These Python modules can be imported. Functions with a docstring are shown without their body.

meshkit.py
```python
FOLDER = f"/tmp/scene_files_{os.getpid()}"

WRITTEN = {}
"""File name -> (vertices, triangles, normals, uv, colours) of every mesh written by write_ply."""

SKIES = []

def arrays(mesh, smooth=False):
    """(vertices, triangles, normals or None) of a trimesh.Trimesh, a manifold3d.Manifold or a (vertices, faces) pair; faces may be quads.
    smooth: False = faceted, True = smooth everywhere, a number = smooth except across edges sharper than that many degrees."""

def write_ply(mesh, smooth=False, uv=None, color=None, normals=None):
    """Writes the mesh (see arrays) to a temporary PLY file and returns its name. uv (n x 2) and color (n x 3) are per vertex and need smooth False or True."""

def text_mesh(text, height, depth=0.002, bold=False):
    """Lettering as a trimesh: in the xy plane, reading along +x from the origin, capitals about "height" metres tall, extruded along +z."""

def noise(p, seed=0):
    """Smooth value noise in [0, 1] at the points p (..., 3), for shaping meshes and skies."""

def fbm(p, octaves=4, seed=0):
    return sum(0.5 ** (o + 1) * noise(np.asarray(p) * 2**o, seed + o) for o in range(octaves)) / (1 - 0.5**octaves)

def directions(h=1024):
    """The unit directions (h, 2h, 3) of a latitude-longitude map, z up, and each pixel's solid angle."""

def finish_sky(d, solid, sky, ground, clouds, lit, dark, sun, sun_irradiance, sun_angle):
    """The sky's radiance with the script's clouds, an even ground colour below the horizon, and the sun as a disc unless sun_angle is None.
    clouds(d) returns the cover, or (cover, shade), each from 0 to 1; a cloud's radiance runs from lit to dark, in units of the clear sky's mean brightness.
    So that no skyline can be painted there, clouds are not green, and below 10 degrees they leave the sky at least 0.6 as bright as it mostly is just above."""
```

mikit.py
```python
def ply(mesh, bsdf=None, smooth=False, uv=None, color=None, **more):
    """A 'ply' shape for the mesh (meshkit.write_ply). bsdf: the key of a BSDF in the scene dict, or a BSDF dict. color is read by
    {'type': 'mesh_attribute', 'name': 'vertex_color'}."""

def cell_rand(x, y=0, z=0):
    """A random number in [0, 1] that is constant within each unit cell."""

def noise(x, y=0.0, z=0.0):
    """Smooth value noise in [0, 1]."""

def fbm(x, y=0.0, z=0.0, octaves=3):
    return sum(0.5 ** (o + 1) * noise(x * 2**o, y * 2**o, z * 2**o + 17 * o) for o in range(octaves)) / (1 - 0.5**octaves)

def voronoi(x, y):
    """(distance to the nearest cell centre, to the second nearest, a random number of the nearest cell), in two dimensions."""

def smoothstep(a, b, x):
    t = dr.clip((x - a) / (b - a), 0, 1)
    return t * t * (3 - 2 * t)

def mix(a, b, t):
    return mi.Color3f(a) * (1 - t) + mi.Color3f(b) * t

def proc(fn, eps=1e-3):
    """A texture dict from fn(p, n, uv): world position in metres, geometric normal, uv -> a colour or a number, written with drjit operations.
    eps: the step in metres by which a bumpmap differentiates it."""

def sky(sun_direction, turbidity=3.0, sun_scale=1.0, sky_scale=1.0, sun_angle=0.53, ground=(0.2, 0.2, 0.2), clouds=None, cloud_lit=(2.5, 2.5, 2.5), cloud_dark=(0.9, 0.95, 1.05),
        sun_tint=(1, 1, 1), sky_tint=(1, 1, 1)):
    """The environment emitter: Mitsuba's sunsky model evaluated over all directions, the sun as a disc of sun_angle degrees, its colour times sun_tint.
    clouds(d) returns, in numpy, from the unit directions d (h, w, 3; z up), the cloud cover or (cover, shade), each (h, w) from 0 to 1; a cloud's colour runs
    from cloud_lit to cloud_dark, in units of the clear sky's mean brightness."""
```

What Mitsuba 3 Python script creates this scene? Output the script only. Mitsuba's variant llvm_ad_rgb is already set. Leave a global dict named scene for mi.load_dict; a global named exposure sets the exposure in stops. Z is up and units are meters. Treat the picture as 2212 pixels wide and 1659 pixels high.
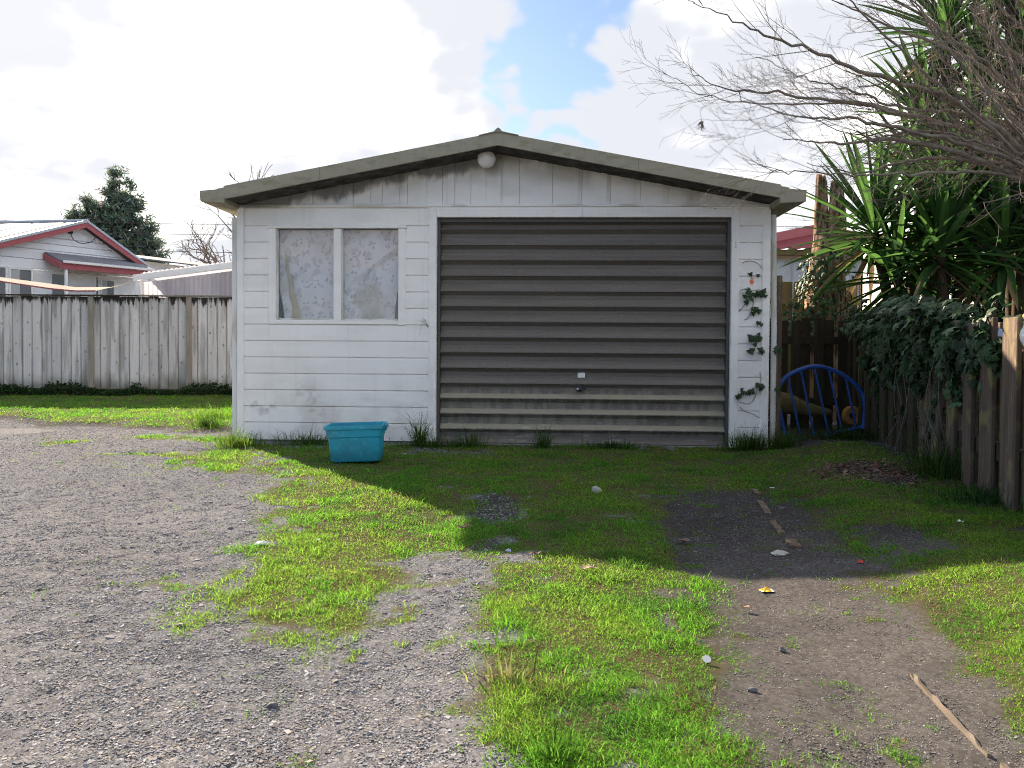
import math
import numpy as np
import drjit as dr
import mitsuba as mi
import mikit
import meshkit
import shapely
from scipy import ndimage
from mikit import proc, smoothstep, mix, cell_rand
from mikit import noise as tnoise, fbm as tfbm, voronoi

T = mi.ScalarTransform4f
scene, labels = {}, {}

# ------------------------------------------------------------------ camera, sky, exposure
CAM = np.array([0.0, 0.0, 0.88])
PITCH, ROLL = math.radians(1.2), math.atan(0.007)
_f = np.array([0, math.cos(PITCH), -math.sin(PITCH)])
_r = np.array([1.0, 0, 0])
_u = np.cross(_r, _f)
_up = -math.sin(ROLL) * _r + math.cos(ROLL) * _u
scene['camera'] = {
    'type': 'perspective', 'fov': math.degrees(2 * math.atan(1106 / 1720)), 'fov_axis': 'x',
    'principal_point_offset_y': 48.5 / 1659,
    'near_clip': 0.05, 'far_clip': 2000.0,
    'to_world': T().look_at(origin=CAM.tolist(), target=(CAM + _f).tolist(), up=_up.tolist()),
}


SUN_AZ, SUN_EL = math.radians(-36.5), math.radians(27.2)
SUN = [math.sin(SUN_AZ) * math.cos(SUN_EL), math.cos(SUN_AZ) * math.cos(SUN_EL), math.sin(SUN_EL)]


def smooth_np(a, b, x):
    t = np.clip((x - a) / (b - a), 0, 1)
    return t * t * (3 - 2 * t)


def clouds(d):
    az = np.degrees(np.arctan2(d[..., 0], d[..., 1]))
    el = np.degrees(np.arcsin(np.clip(d[..., 2], -1, 1)))
    q = d / np.maximum(d[..., 2:3] + 0.25, 0.12)
    n1 = meshkit.fbm(q * 1.6 + 3.1, 5, 3)
    n2 = meshkit.fbm(q * 5.0 + 9.0, 5, 8)
    cover = smooth_np(0.47, 0.60, n1 + 0.16 * (n2 - 0.5))
    # the blue gap between two cloud banks above the ridge
    wob = (n2 - 0.5)
    gx = (az - 3.4 - 0.10 * (el - 20)) / (4.3 + 0.10 * (el - 14))
    gy = (el - 23.5) / 9.0
    bil = np.abs(meshkit.fbm(q * 7.0 + 4.0, 3, 14) - 0.5) + 0.5 * np.abs(meshkit.fbm(q * 17.0 + 2.0, 3, 15) - 0.5)
    wisp = smooth_np(0.60, 0.70, meshkit.fbm(q * 9.0 + 40.0, 4, 19)) * 0.8
    gap = smooth_np(1.12, 0.74, np.sqrt(gx ** 2 + gy ** 2) + 1.5 * wob + 2.2 * (bil - 0.14)) * (1 - wisp)
    cover = np.maximum(cover, smooth_np(60, 35, np.abs(az)) * smooth_np(70, 40, el)) * (1 - 0.97 * gap)
    # cloud glows towards the sun (forward scattering) and greys away from it
    ang = np.degrees(np.arccos(np.clip(d @ np.asarray(SUN), -1, 1)))
    grey = smooth_np(0.34, 0.60, meshkit.fbm(q * 1.7 + 21.0, 4, 11) + 0.45 * (n2 - 0.5) + 0.35 * (bil - 0.14))
    shade = grey * (1 - 0.10 * np.exp(-(ang / 24.0) ** 2))
    return cover, shade


scene['sky'] = mikit.sky(SUN, turbidity=3, clouds=clouds, cloud_lit=(4.0, 3.84, 3.70), cloud_dark=(1.72, 1.77, 1.90), sun_scale=0.98, sky_scale=0.42,
                        sun_tint=(0.94, 0.98, 1.14), sky_tint=(0.98, 1.0, 1.09))
exposure = 3.85

# ------------------------------------------------------------------ helpers
rng = np.random.default_rng(7)


def rgb(r, g=None, b=None):
    return {'type': 'rgb', 'value': [r, r if g is None else g, r if b is None else b]}


def mat(name, base, rough=0.7, spec=0.3, two=True, **more):
    b = {'type': 'principled', 'base_color': base if isinstance(base, dict) else rgb(*base), 'roughness': rough, 'specular': spec, **more}
    scene[name] = {'type': 'twosided', 'bsdf': b} if two else b
    return name


def leaf_mat(name, base, rough=0.4, dt=1.0, spec=1.45):
    scene[name] = {'type': 'principledthin', 'base_color': base if isinstance(base, dict) else rgb(*base), 'roughness': rough, 'diff_trans': dt, 'eta': spec}
    return name


def fresh(key):
    if key not in scene and key not in labels:
        return key
    k = 1
    while f'{key}_{k:03d}' in scene or f'{key}_{k:03d}' in labels:
        k += 1
    return f'{key}_{k:03d}'


_next = {}


def key_for(key):
    n = _next.get(key, 0)
    _next[key] = n + 1
    return key if n == 0 else f'{key}_{n:03d}'


def thing(name, label, cat, group=None, kind=None):
    k = key_for(name)
    labels[k] = {'label': label, 'category': cat}
    if group:
        labels[k]['group'] = group
    if kind:
        labels[k]['kind'] = kind
    return k


def part(parent, name, mesh, bsdf, smooth=False, color=None, uv=None, label=None, kind=None):
    k = key_for(f'{parent}__{name}')
    scene[k] = mikit.ply(mesh, bsdf, smooth=smooth, color=color, uv=uv)
    if label or kind:
        labels[k] = {}
        if label:
            labels[k]['label'] = label
        if kind:
            labels[k]['kind'] = kind
    return k


def whole(name, mesh, bsdf, label, cat, group=None, kind=None, smooth=False, color=None, uv=None):
    k = thing(name, label, cat, group, kind)
    if kind in ('structure', 'stuff'):
        if kind == 'structure':
            labels[k].pop('category', None)
    scene[k] = mikit.ply(mesh, bsdf, smooth=smooth, color=color, uv=uv)
    return k


def cat(*ms):
    vs, fs, n = [], [], 0
    for v, f in ms:
        v, f = np.asarray(v, float), np.asarray(f, int)
        if f.shape[1] == 4:
            f = np.vstack([f[:, [0, 1, 2]], f[:, [0, 2, 3]]])
        vs.append(v)
        fs.append(f + n)
        n += len(v)
    return np.vstack(vs), np.vstack(fs)


def _bevel_topology():
    import trimesh
    s = []
    for a in (0, 1, 2):
        for x in (-1, 1):
            for y in (-1, 1):
                for z in (-1, 1):
                    q = [x, y, z]
                    s.append([q[k] * (1.0 if k == a else 0.8) for k in range(3)])
    s = np.array(s)
    h = trimesh.convex.convex_hull(s)
    m = [int(np.argmin(((s - p) ** 2).sum(1))) for p in h.vertices]
    return np.sign(s), [a for a in (0, 1, 2) for _ in range(8)], np.array(m)[h.faces]


_BS, _BA, _BF = _bevel_topology()
_BA = np.array(_BA)


def box(x0, x1, y0, y1, z0, z1, bev=0.003):
    c = np.array([(x0 + x1) / 2, (y0 + y1) / 2, (z0 + z1) / 2])
    h = np.array([abs(x1 - x0) / 2, abs(y1 - y0) / 2, abs(z1 - z0) / 2])
    b = min(bev, 0.4 * h.min())
    v = _BS * (h - b)
    v[np.arange(24), _BA] = _BS[np.arange(24), _BA] * h[_BA]
    return v + c, _BF


def prism(profile, axis_a, axis_b):
    """profile: (n,3) closed polygon, extruded from + axis_a to + axis_b (vectors)."""
    import mapbox_earcut
    p = np.asarray(profile, float)
    n = len(p)
    q = p - p.mean(0)
    _, _, vt = np.linalg.svd(q)
    flat = np.ascontiguousarray(q @ vt[:2].T)
    tri = mapbox_earcut.triangulate_float64(flat, np.array([n], dtype=np.uint32)).reshape(-1, 3)
    v = np.vstack([p + axis_a, p + axis_b])
    i = np.arange(n)
    j = (i + 1) % n
    side = np.vstack([np.stack([i, j, j + n], 1), np.stack([i, j + n, i + n], 1)])
    f = np.vstack([tri[:, ::-1], tri + n, side])
    # outward orientation
    vol = np.einsum('ij,ij->i', v[f[:, 0]] - v.mean(0), np.cross(v[f[:, 1]] - v.mean(0), v[f[:, 2]] - v.mean(0))).sum()
    return v, (f if vol > 0 else f[:, ::-1])


def tube(pts, rad, sides=6, cap=True):
    p = np.asarray(pts, float)
    r = np.broadcast_to(np.asarray(rad, float), (len(p),))
    t = np.gradient(p, axis=0)
    t /= np.linalg.norm(t, axis=1, keepdims=True) + 1e-12
    ref = np.array([0.31, 0.17, 0.93]) if abs(t[0] @ np.array([0.31, 0.17, 0.93])) < 0.9 else np.array([1.0, 0, 0])
    a = np.cross(t, ref)
    a /= np.linalg.norm(a, axis=1, keepdims=True) + 1e-12
    b = np.cross(t, a)
    th = np.arange(sides) * 2 * math.pi / sides
    v = (p[:, None] + r[:, None, None] * (np.cos(th)[None, :, None] * a[:, None] + np.sin(th)[None, :, None] * b[:, None])).reshape(-1, 3)
    n = len(p)
    i, k = np.meshgrid(np.arange(n - 1), np.arange(sides), indexing='ij')
    k2 = (k + 1) % sides
    q = np.stack([i * sides + k, i * sides + k2, (i + 1) * sides + k2, (i + 1) * sides + k], -1).reshape(-1, 4)
    f = np.vstack([q[:, [0, 2, 1]], q[:, [0, 3, 2]]])
    if cap:
        v = np.vstack([v, p[:1], p[-1:]])
        s = np.arange(sides)
        s2 = (s + 1) % sides
        f = np.vstack([f, np.stack([s, s2, s * 0 + n * sides], 1), np.stack([(n - 1) * sides + s2, (n - 1) * sides + s, s * 0 + n * sides + 1], 1)])
    return v, f


def smooth_path(pts, n=6):
    """Catmull-Rom through the points."""
    p = np.asarray(pts, float)
    q = np.vstack([2 * p[0] - p[1], p, 2 * p[-1] - p[-2]])
    out = []
    for i in range(1, len(q) - 2):
        for t in np.linspace(0, 1, n, endpoint=False):
            out.append(0.5 * (2 * q[i] + (q[i + 1] - q[i - 1]) * t + (2 * q[i - 1] - 5 * q[i] + 4 * q[i + 1] - q[i + 2]) * t * t + (3 * q[i] - q[i - 1] - 3 * q[i + 1] + q[i + 2]) * t ** 3))
    out.append(p[-1])
    return np.array(out)


def lathe(profile, n=24, centre=(0, 0, 0)):
    pr = np.asarray(profile, float)
    th = np.arange(n) * 2 * math.pi / n
    v = np.stack([pr[:, None, 0] * np.cos(th), pr[:, None, 0] * np.sin(th), np.broadcast_to(pr[:, None, 1], (len(pr), n))], -1).reshape(-1, 3) + np.asarray(centre)
    i, k = np.meshgrid(np.arange(len(pr) - 1), np.arange(n), indexing='ij')
    k2 = (k + 1) % n
    q = np.stack([i * n + k, i * n + k2, (i + 1) * n + k2, (i + 1) * n + k], -1).reshape(-1, 4)
    return v, np.vstack([q[:, [0, 1, 2]], q[:, [0, 2, 3]]])


def rotz(v, a):
    c, s = math.cos(a), math.sin(a)
    return np.asarray(v) @ np.array([[c, s, 0], [-s, c, 0], [0, 0, 1]])


def roty(v, a):
    c, s = math.cos(a), math.sin(a)
    return np.asarray(v) @ np.array([[c, 0, -s], [0, 1, 0], [s, 0, c]])


# ------------------------------------------------------------------ the lie of the land
def bank_edge(y):
    return np.interp(y, [1.4, 2.1, 3.4, 4.2, 4.8, 7.0], [1.0, 1.06, 1.22, 1.34, 1.47, 2.1])


def ground_z(x, y):
    x, y = np.asarray(x, float), np.asarray(y, float)
    e = bank_edge(y)
    z = 0.085 * smooth_np(0.0, 0.75, x - e - 0.02) * smooth_np(9.5, 6.0, y)
    z = z - 0.018 * np.exp(-((x + 0.42) / 0.25) ** 2) * smooth_np(5, 4, y) - 0.02 * np.exp(-((x - 0.82) / 0.25) ** 2) * smooth_np(5, 4, y)
    p = np.stack([x, y, 0 * x], -1)
    z = z + 0.022 * (meshkit.fbm(p * 2.3, 3, 5) - 0.5) + 0.03 * (meshkit.noise(p * 0.6, 9) - 0.5) * smooth_np(6.5, 9, y)
    # the far lawn stands a little above the gravel
    z = z + 0.06 * smooth_np(-0.25, 0.35, sd_at(SD_FAR, x, y)) if SD_FAR is not None else z
    for cx, cy, rx, ry in PUDDLES:
        z = z - 0.03 * np.exp(-(((x - cx) / rx) ** 2 + ((y - cy) / ry) ** 2) * 1.2)
    return z


PUDDLES = [(-5.15, 7.85, 0.62, 0.34), (-2.68, 6.5, 0.17, 0.075), (-2.95, 6.33, 0.2, 0.05)]
GX0, GY0, GS, GNX, GNY = -11.0, 1.0, 0.02, 760, 630
_gx, _gy = np.meshgrid(GX0 + (np.arange(GNX) + 0.5) * GS, GY0 + (np.arange(GNY) + 0.5) * GS, indexing='ij')


def sd_grid(polys):
    inside = np.zeros(_gx.shape, bool)
    for p in polys:
        inside |= shapely.contains_xy(shapely.Polygon(p).buffer(0), _gx, _gy)
    return (ndimage.distance_transform_edt(inside) - ndimage.distance_transform_edt(~inside)) * GS


def sd_at(g, x, y):
    a, b = np.broadcast_arrays(np.asarray(x, float), np.asarray(y, float))
    return ndimage.map_coordinates(g, [(a.ravel() - GX0) / GS - 0.5, (b.ravel() - GY0) / GS - 0.5], order=1, mode='nearest').reshape(a.shape)


LEFT_PATCH = [(-2.2, 5.82), (-2.27, 6.45), (-1.95, 5.83), (-1.75, 6.2), (-1.25, 6.23), (-0.4, 6.54), (-0.18, 3.3), (-0.08, 3.26), (-0.28, 3.36), (-0.43, 3.26), (-0.47, 2.94), (-0.49, 2.5), (-0.55, 2.42), (-0.66, 2.5), (-0.8, 2.55), (-0.94, 2.6), (-1.0, 2.7), (-1.03, 2.79), (-1.08, 3.08), (-1.13, 3.43), (-1.2, 3.78), (-1.24, 4.2), (-1.47, 4.52), (-1.46, 4.97), (-1.77, 5.57)]
SPARSE_LEFT = [(-0.45, 2.9), (-0.48, 2.3), (-0.6, 2.2), (-0.75, 2.15), (-1.0, 2.2), (-1.15, 2.5), (-1.2, 3.0), (-0.9, 3.0)]
SHADE_LAWN = [(-2.35, 6.89), (1.85, 6.96), (2.22, 6.6), (2.9, 6.6), (2.9, 6.05), (2.66, 4.6), (2.66, 4.0), (2.3, 3.0), (1.56, 3.14), (1.45, 3.3), (1.5, 3.7), (1.55, 4.2), (1.52, 4.75), (1.48, 5.0), (1.03, 4.83), (0.75, 4.0), (0.66, 3.0), (-0.08, 3.24), (-0.2, 3.3), (-1.72, 5.84)]
CENTRE = [(-0.12, 3.38), (0.74, 3.12), (0.66, 2.63), (0.58, 2.3), (0.53, 2.05), (0.51, 1.97), (0.48, 1.82), (0.50, 1.74), (0.46, 1.5), (-0.05, 1.5), (-0.05, 1.75), (-0.04, 2.07), (-0.03, 2.29), (-0.08, 2.71), (-0.05, 3.13)]
RIGHT_BANK = [(1.5, 3.14), (2.4, 3.14), (2.3, 1.5), (1.18, 1.45), (1.2, 1.69), (1.14, 1.8), (1.2, 1.92), (1.22, 2.03), (1.25, 2.16), (1.3, 2.42), (1.4, 2.7), (1.32, 2.87)]
FAR_STRIP = [(-10.9, 13.4), (-2.55, 13.4), (-2.55, 7.9), (-2.9, 7.95), (-3.1, 7.75), (-3.45, 8.16), (-3.82, 8.14), (-4.3, 8.5), (-4.87, 8.5), (-5.6, 9.1), (-6.1, 9.2), (-10.9, 9.6)]
FAR_PATCHES = [[(-3.5, 7.32), (-3.44, 7.55), (-3.0, 7.45), (-2.55, 7.42), (-2.5, 7.0), (-2.9, 7.15)], [(-2.5, 6.85), (-2.37, 6.7), (-2.49, 6.43), (-2.62, 6.0), (-2.45, 5.6), (-1.9, 5.4), (-2.0, 6.6)], [(-3.3, 6.25), (-2.75, 6.28), (-2.5, 6.3), (-2.7, 6.2), (-3.1, 6.18)], [(-4.1, 7.0), (-3.8, 7.05), (-3.75, 6.85), (-4.05, 6.8)]]
BARE = [[(-0.25, 4.49), (-0.12, 4.78), (0.07, 4.57), (0.06, 4.08), (-0.1, 3.91), (-0.23, 4.12)], [(-0.19, 3.5), (-0.09, 3.67), (0.01, 3.42), (-0.08, 3.27), (-0.18, 3.3)], [(2.02, 4.8), (2.1, 5.36), (2.5, 5.6), (2.66, 5.3), (2.5, 4.8), (2.2, 4.5)], [(-0.8, 6.9), (-0.9, 6.3), (-0.2, 6.35), (-0.15, 6.6), (-0.6, 6.7)], [(1.5, 3.2), (1.6, 3.8), (1.8, 3.7), (1.75, 3.2)]]
TRACK = [(0.5, 1.3), (1.04, 1.3), (1.1, 2.1), (1.3, 3.1), (1.42, 4.2), (1.4, 4.85), (1.05, 4.8), (0.78, 4.0), (0.66, 3.0), (0.58, 2.2)]
SD_FAR = None
SD_FAR = sd_grid([FAR_STRIP])
SD_GRASS = sd_grid([LEFT_PATCH, SHADE_LAWN, CENTRE, RIGHT_BANK, FAR_STRIP] + FAR_PATCHES)
SD_BARE = sd_grid(BARE)
SD_TRACK = sd_grid([TRACK])
SD_SPARSE = sd_grid([SPARSE_LEFT])


def grass_cover(x, y):
    """0..1 how much grass grows there"""
    p = np.stack([x, y, 0 * x], -1)
    wob = (meshkit.fbm(p * 5.0, 4, 21) - 0.5)
    sd = sd_at(SD_GRASS, x, y)
    g = smooth_np(-0.12, 0.05, sd + 0.28 * wob)
    g = g * (1 - 0.93 * smooth_np(-0.06, 0.08, sd_at(SD_BARE, x, y) + 0.3 * wob))
    holes = smooth_np(0.28, 0.44, meshkit.fbm(p * 8.0, 4, 33) + 0.22 * smooth_np(0.0, 0.4, sd) - 0.02)
    g = g * (0.12 + 0.88 * holes)
    # sprigs in the gravel near the lawn
    spr = smooth_np(0.70, 0.78, meshkit.fbm(p * 9.0, 3, 40)) * smooth_np(-0.75, -0.05, sd) * 0.8
    sp = smooth_np(-0.1, 0.2, sd_at(SD_SPARSE, x, y)) * smooth_np(0.42, 0.62, meshkit.fbm(p * 8, 3, 44)) * 0.7
    tr = smooth_np(0.58, 0.70, meshkit.fbm(p * 9 + 3, 3, 47)) * smooth_np(-0.35, -0.05, sd_at(SD_TRACK, x, y)) * (0.15 + 0.4 * smooth_np(2.9, 3.3, y))
    return np.clip(np.maximum(np.maximum(np.maximum(g, spr), sp), tr), 0, 1)


def graded(knots):
    out = [knots[0][0]]
    for (a, _), (b, s) in zip(knots[:-1], knots[1:]):
        n = max(1, int(round(abs(b - a) / s)))
        out += list(np.linspace(a, b, n + 1)[1:])
    return np.array(out)


# ------------------------------------------------------------------ surfaces
def gar_uz(p):
    c, s = math.cos(math.radians(2.7)), math.sin(math.radians(2.7))
    return p.x * c - (p.y - 7.0) * s, p.z


def f_ground(p, n, uv):
    g, s = uv.x, uv.y
    d1, d2, which = voronoi(p.x * 95, p.y * 95)
    e1, e2, w2 = voronoi(p.x * 42 + 7, p.y * 42)
    big = tfbm(p.x * 1.3, p.y * 1.3, 2.0, 4)
    fine = tnoise(p.x * 260, p.y * 260, 1.0)
    grey = 0.082 + 0.082 * which + 0.035 * w2 * smoothstep(0.55, 0.1, e1) + 0.05 * (big - 0.5) + 0.04 * (fine - 0.5)
    grey = grey * (0.65 + 0.35 * smoothstep(0.02, 0.25, d2 - d1))
    stone = mix((0.92, 0.96, 1.07), (0.98, 0.98, 1.02), tfbm(p.x * 2.2 + 4, p.y * 2.2, 0.0, 3)) * grey
    mud = mix((0.047, 0.044, 0.043), (0.086, 0.081, 0.079), tfbm(p.x * 6, p.y * 6, 0.3, 4)) * (0.7 + 0.45 * which) * (0.62 + 0.38 * smoothstep(3.7, 2.9, p.y + 0.8 * (tfbm(p.x * 3, p.y * 3, 8.0, 3) - 0.5))) + 0.03 * smoothstep(0.93, 1.0, cell_rand(p.x * 160, p.y * 160))  # mud darkens up the track: garage shadow deepened in the colour
    soil = mix((0.035, 0.030, 0.018), (0.075, 0.062, 0.036), tfbm(p.x * 30, p.y * 30, 0.7, 3))
    k = smoothstep(0.25, 0.75, s + 0.5 * (tfbm(p.x * 5, p.y * 5, 3.0, 3) - 0.5))
    c = stone * (1 - k) + mud * k
    return c * (1 - g) + soil * g


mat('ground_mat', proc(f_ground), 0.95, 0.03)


def f_paint(p, n, uv):
    u, z = gar_uz(p)
    a = tfbm(u * 3, z * 9, 0.0, 4)
    c = mix((0.80, 0.785, 0.765), (0.74, 0.725, 0.70), smoothstep(0.35, 0.8, a))
    # scuffed, splashed dirt low on the left boards
    low = smoothstep(0.85, 0.05, z) * smoothstep(0.45, 0.75, tfbm(u * 5 + 3, z * 5, 1.0, 4))
    blot = smoothstep(0.60, 0.74, tfbm(u * 7, z * 7 + 2, 2.0, 4)) * smoothstep(0.62, 0.35, z) * smoothstep(-1.55, -1.8, u)
    c = mix(c, mi.Color3f(0.34, 0.31, 0.25), 0.35 * low)
    c = mix(c, mi.Color3f(0.24, 0.21, 0.19), 0.45 * blot)
    drip = smoothstep(0.62, 0.8, tfbm(u * 40, z * 2, 5.0, 3)) * 0.10
    c = mix(c, mi.Color3f(0.38, 0.36, 0.30), drip)
    red = smoothstep(0.022, 0.008, dr.sqrt(dr.square((u - 2.066) * 0.9) + dr.square((z - 1.44) * 0.55)) + 0.012 * (tnoise(u * 160, z * 120, 0.0) - 0.5))
    c = mix(c, mi.Color3f(0.80, 0.16, 0.07), red)
    pencil = smoothstep(0.55, 0.7, tnoise(u * 300, z * 120, 0.0)) * smoothstep(0.012, 0.004, dr.abs(u - 1.925)) * smoothstep(0.075, 0.03, dr.abs(z - 1.75))
    return mix(c, mi.Color3f(0.25, 0.25, 0.26), 0.7 * pencil)


mat('paint', proc(f_paint), 0.55, 0.4)


def f_gable(p, n, uv):
    u, z = gar_uz(p)
    a = tfbm(u * 3, z * 9, 0.0, 4)
    c = mix((0.79, 0.775, 0.76), (0.70, 0.685, 0.66), smoothstep(0.35, 0.8, a))
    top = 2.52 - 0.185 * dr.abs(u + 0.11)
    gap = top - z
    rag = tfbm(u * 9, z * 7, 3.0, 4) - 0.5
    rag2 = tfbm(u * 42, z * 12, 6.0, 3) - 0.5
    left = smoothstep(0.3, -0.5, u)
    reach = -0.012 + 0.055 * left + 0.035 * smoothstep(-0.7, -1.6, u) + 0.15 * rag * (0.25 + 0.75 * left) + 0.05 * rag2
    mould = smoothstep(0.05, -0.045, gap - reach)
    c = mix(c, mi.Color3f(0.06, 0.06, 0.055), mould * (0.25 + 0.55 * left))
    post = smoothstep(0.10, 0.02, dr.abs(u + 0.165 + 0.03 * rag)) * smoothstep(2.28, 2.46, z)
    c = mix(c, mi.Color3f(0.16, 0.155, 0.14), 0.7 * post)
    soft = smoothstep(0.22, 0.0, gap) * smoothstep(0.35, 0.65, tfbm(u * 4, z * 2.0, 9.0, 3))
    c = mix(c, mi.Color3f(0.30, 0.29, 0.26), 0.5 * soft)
    green = smoothstep(2.125, 2.095, z) * smoothstep(0.45, 0.7, tfbm(u * 6, z * 20, 4.0, 3))
    return mix(c, mi.Color3f(0.35, 0.36, 0.24), 0.45 * green)


mat('gable_paint', proc(f_gable), 0.6, 0.35)


def f_door(p, n, uv):
    u, z = gar_uz(p)
    a = tfbm(u * 2, z * 30, 0.0, 3)
    c = mix((0.126, 0.112, 0.101), (0.160, 0.143, 0.128), a)
    st = tfbm(u * 24, z * 9, 2.0, 4)
    dust = smoothstep(0.55, 0.47, z + 0.05 * (tfbm(u * 3, 0.0, 1.0, 3) - 0.5)) * smoothstep(0.05, 0.12, z + 0.0 * u)
    ledge = smoothstep(0.15, 0.5, n.z)
    c = mix(c, mi.Color3f(0.20, 0.19, 0.16), 0.10 * ledge)
    c = mix(c, mi.Color3f(0.33, 0.305, 0.225), dust * (0.70 * ledge + 0.34 * (1 - ledge) * smoothstep(0.36, 0.66, st)))
    wear = smoothstep(0.66, 0.76, tfbm(u * 9, z * 40, 7.0, 4)) * smoothstep(0.40, 0.1, z)
    c = mix(c, mi.Color3f(0.40, 0.40, 0.38), 0.35 * wear)
    spots = smoothstep(0.965, 0.99, cell_rand(u * 130, z * 130)) * 0.3
    return mix(c, mi.Color3f(0.30, 0.29, 0.27), spots)


mat('door_metal', proc(f_door), 0.6, 0.25)
mat('door_frame', (0.07, 0.066, 0.062), 0.5, 0.4)


def f_roof(p, n, uv):
    u, z = gar_uz(p)
    a = tfbm(p.x * 4, p.y * 4, p.z * 12, 4)
    c = mix((0.24, 0.225, 0.165), (0.315, 0.295, 0.225), a)
    moss = smoothstep(0.52, 0.7, tfbm(p.x * 11, p.y * 11, p.z * 30, 3))
    c = mix(c, mi.Color3f(0.16, 0.15, 0.09), 0.45 * moss)
    run = smoothstep(0.58, 0.75, tfbm(u * 55, z * 2, 1.0, 2))
    return mix(c, mi.Color3f(0.20, 0.19, 0.16), 0.22 * run)


mat('roof_metal', proc(f_roof), 0.55, 0.35)


def f_soffit(p, n, uv):
    a = tfbm(p.x * 14, p.y * 14, p.z * 14, 4)
    return mix((0.030, 0.029, 0.026), (0.085, 0.08, 0.07), smoothstep(0.35, 0.75, a))


mat('soffit', proc(f_soffit), 0.8, 0.2)


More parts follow.
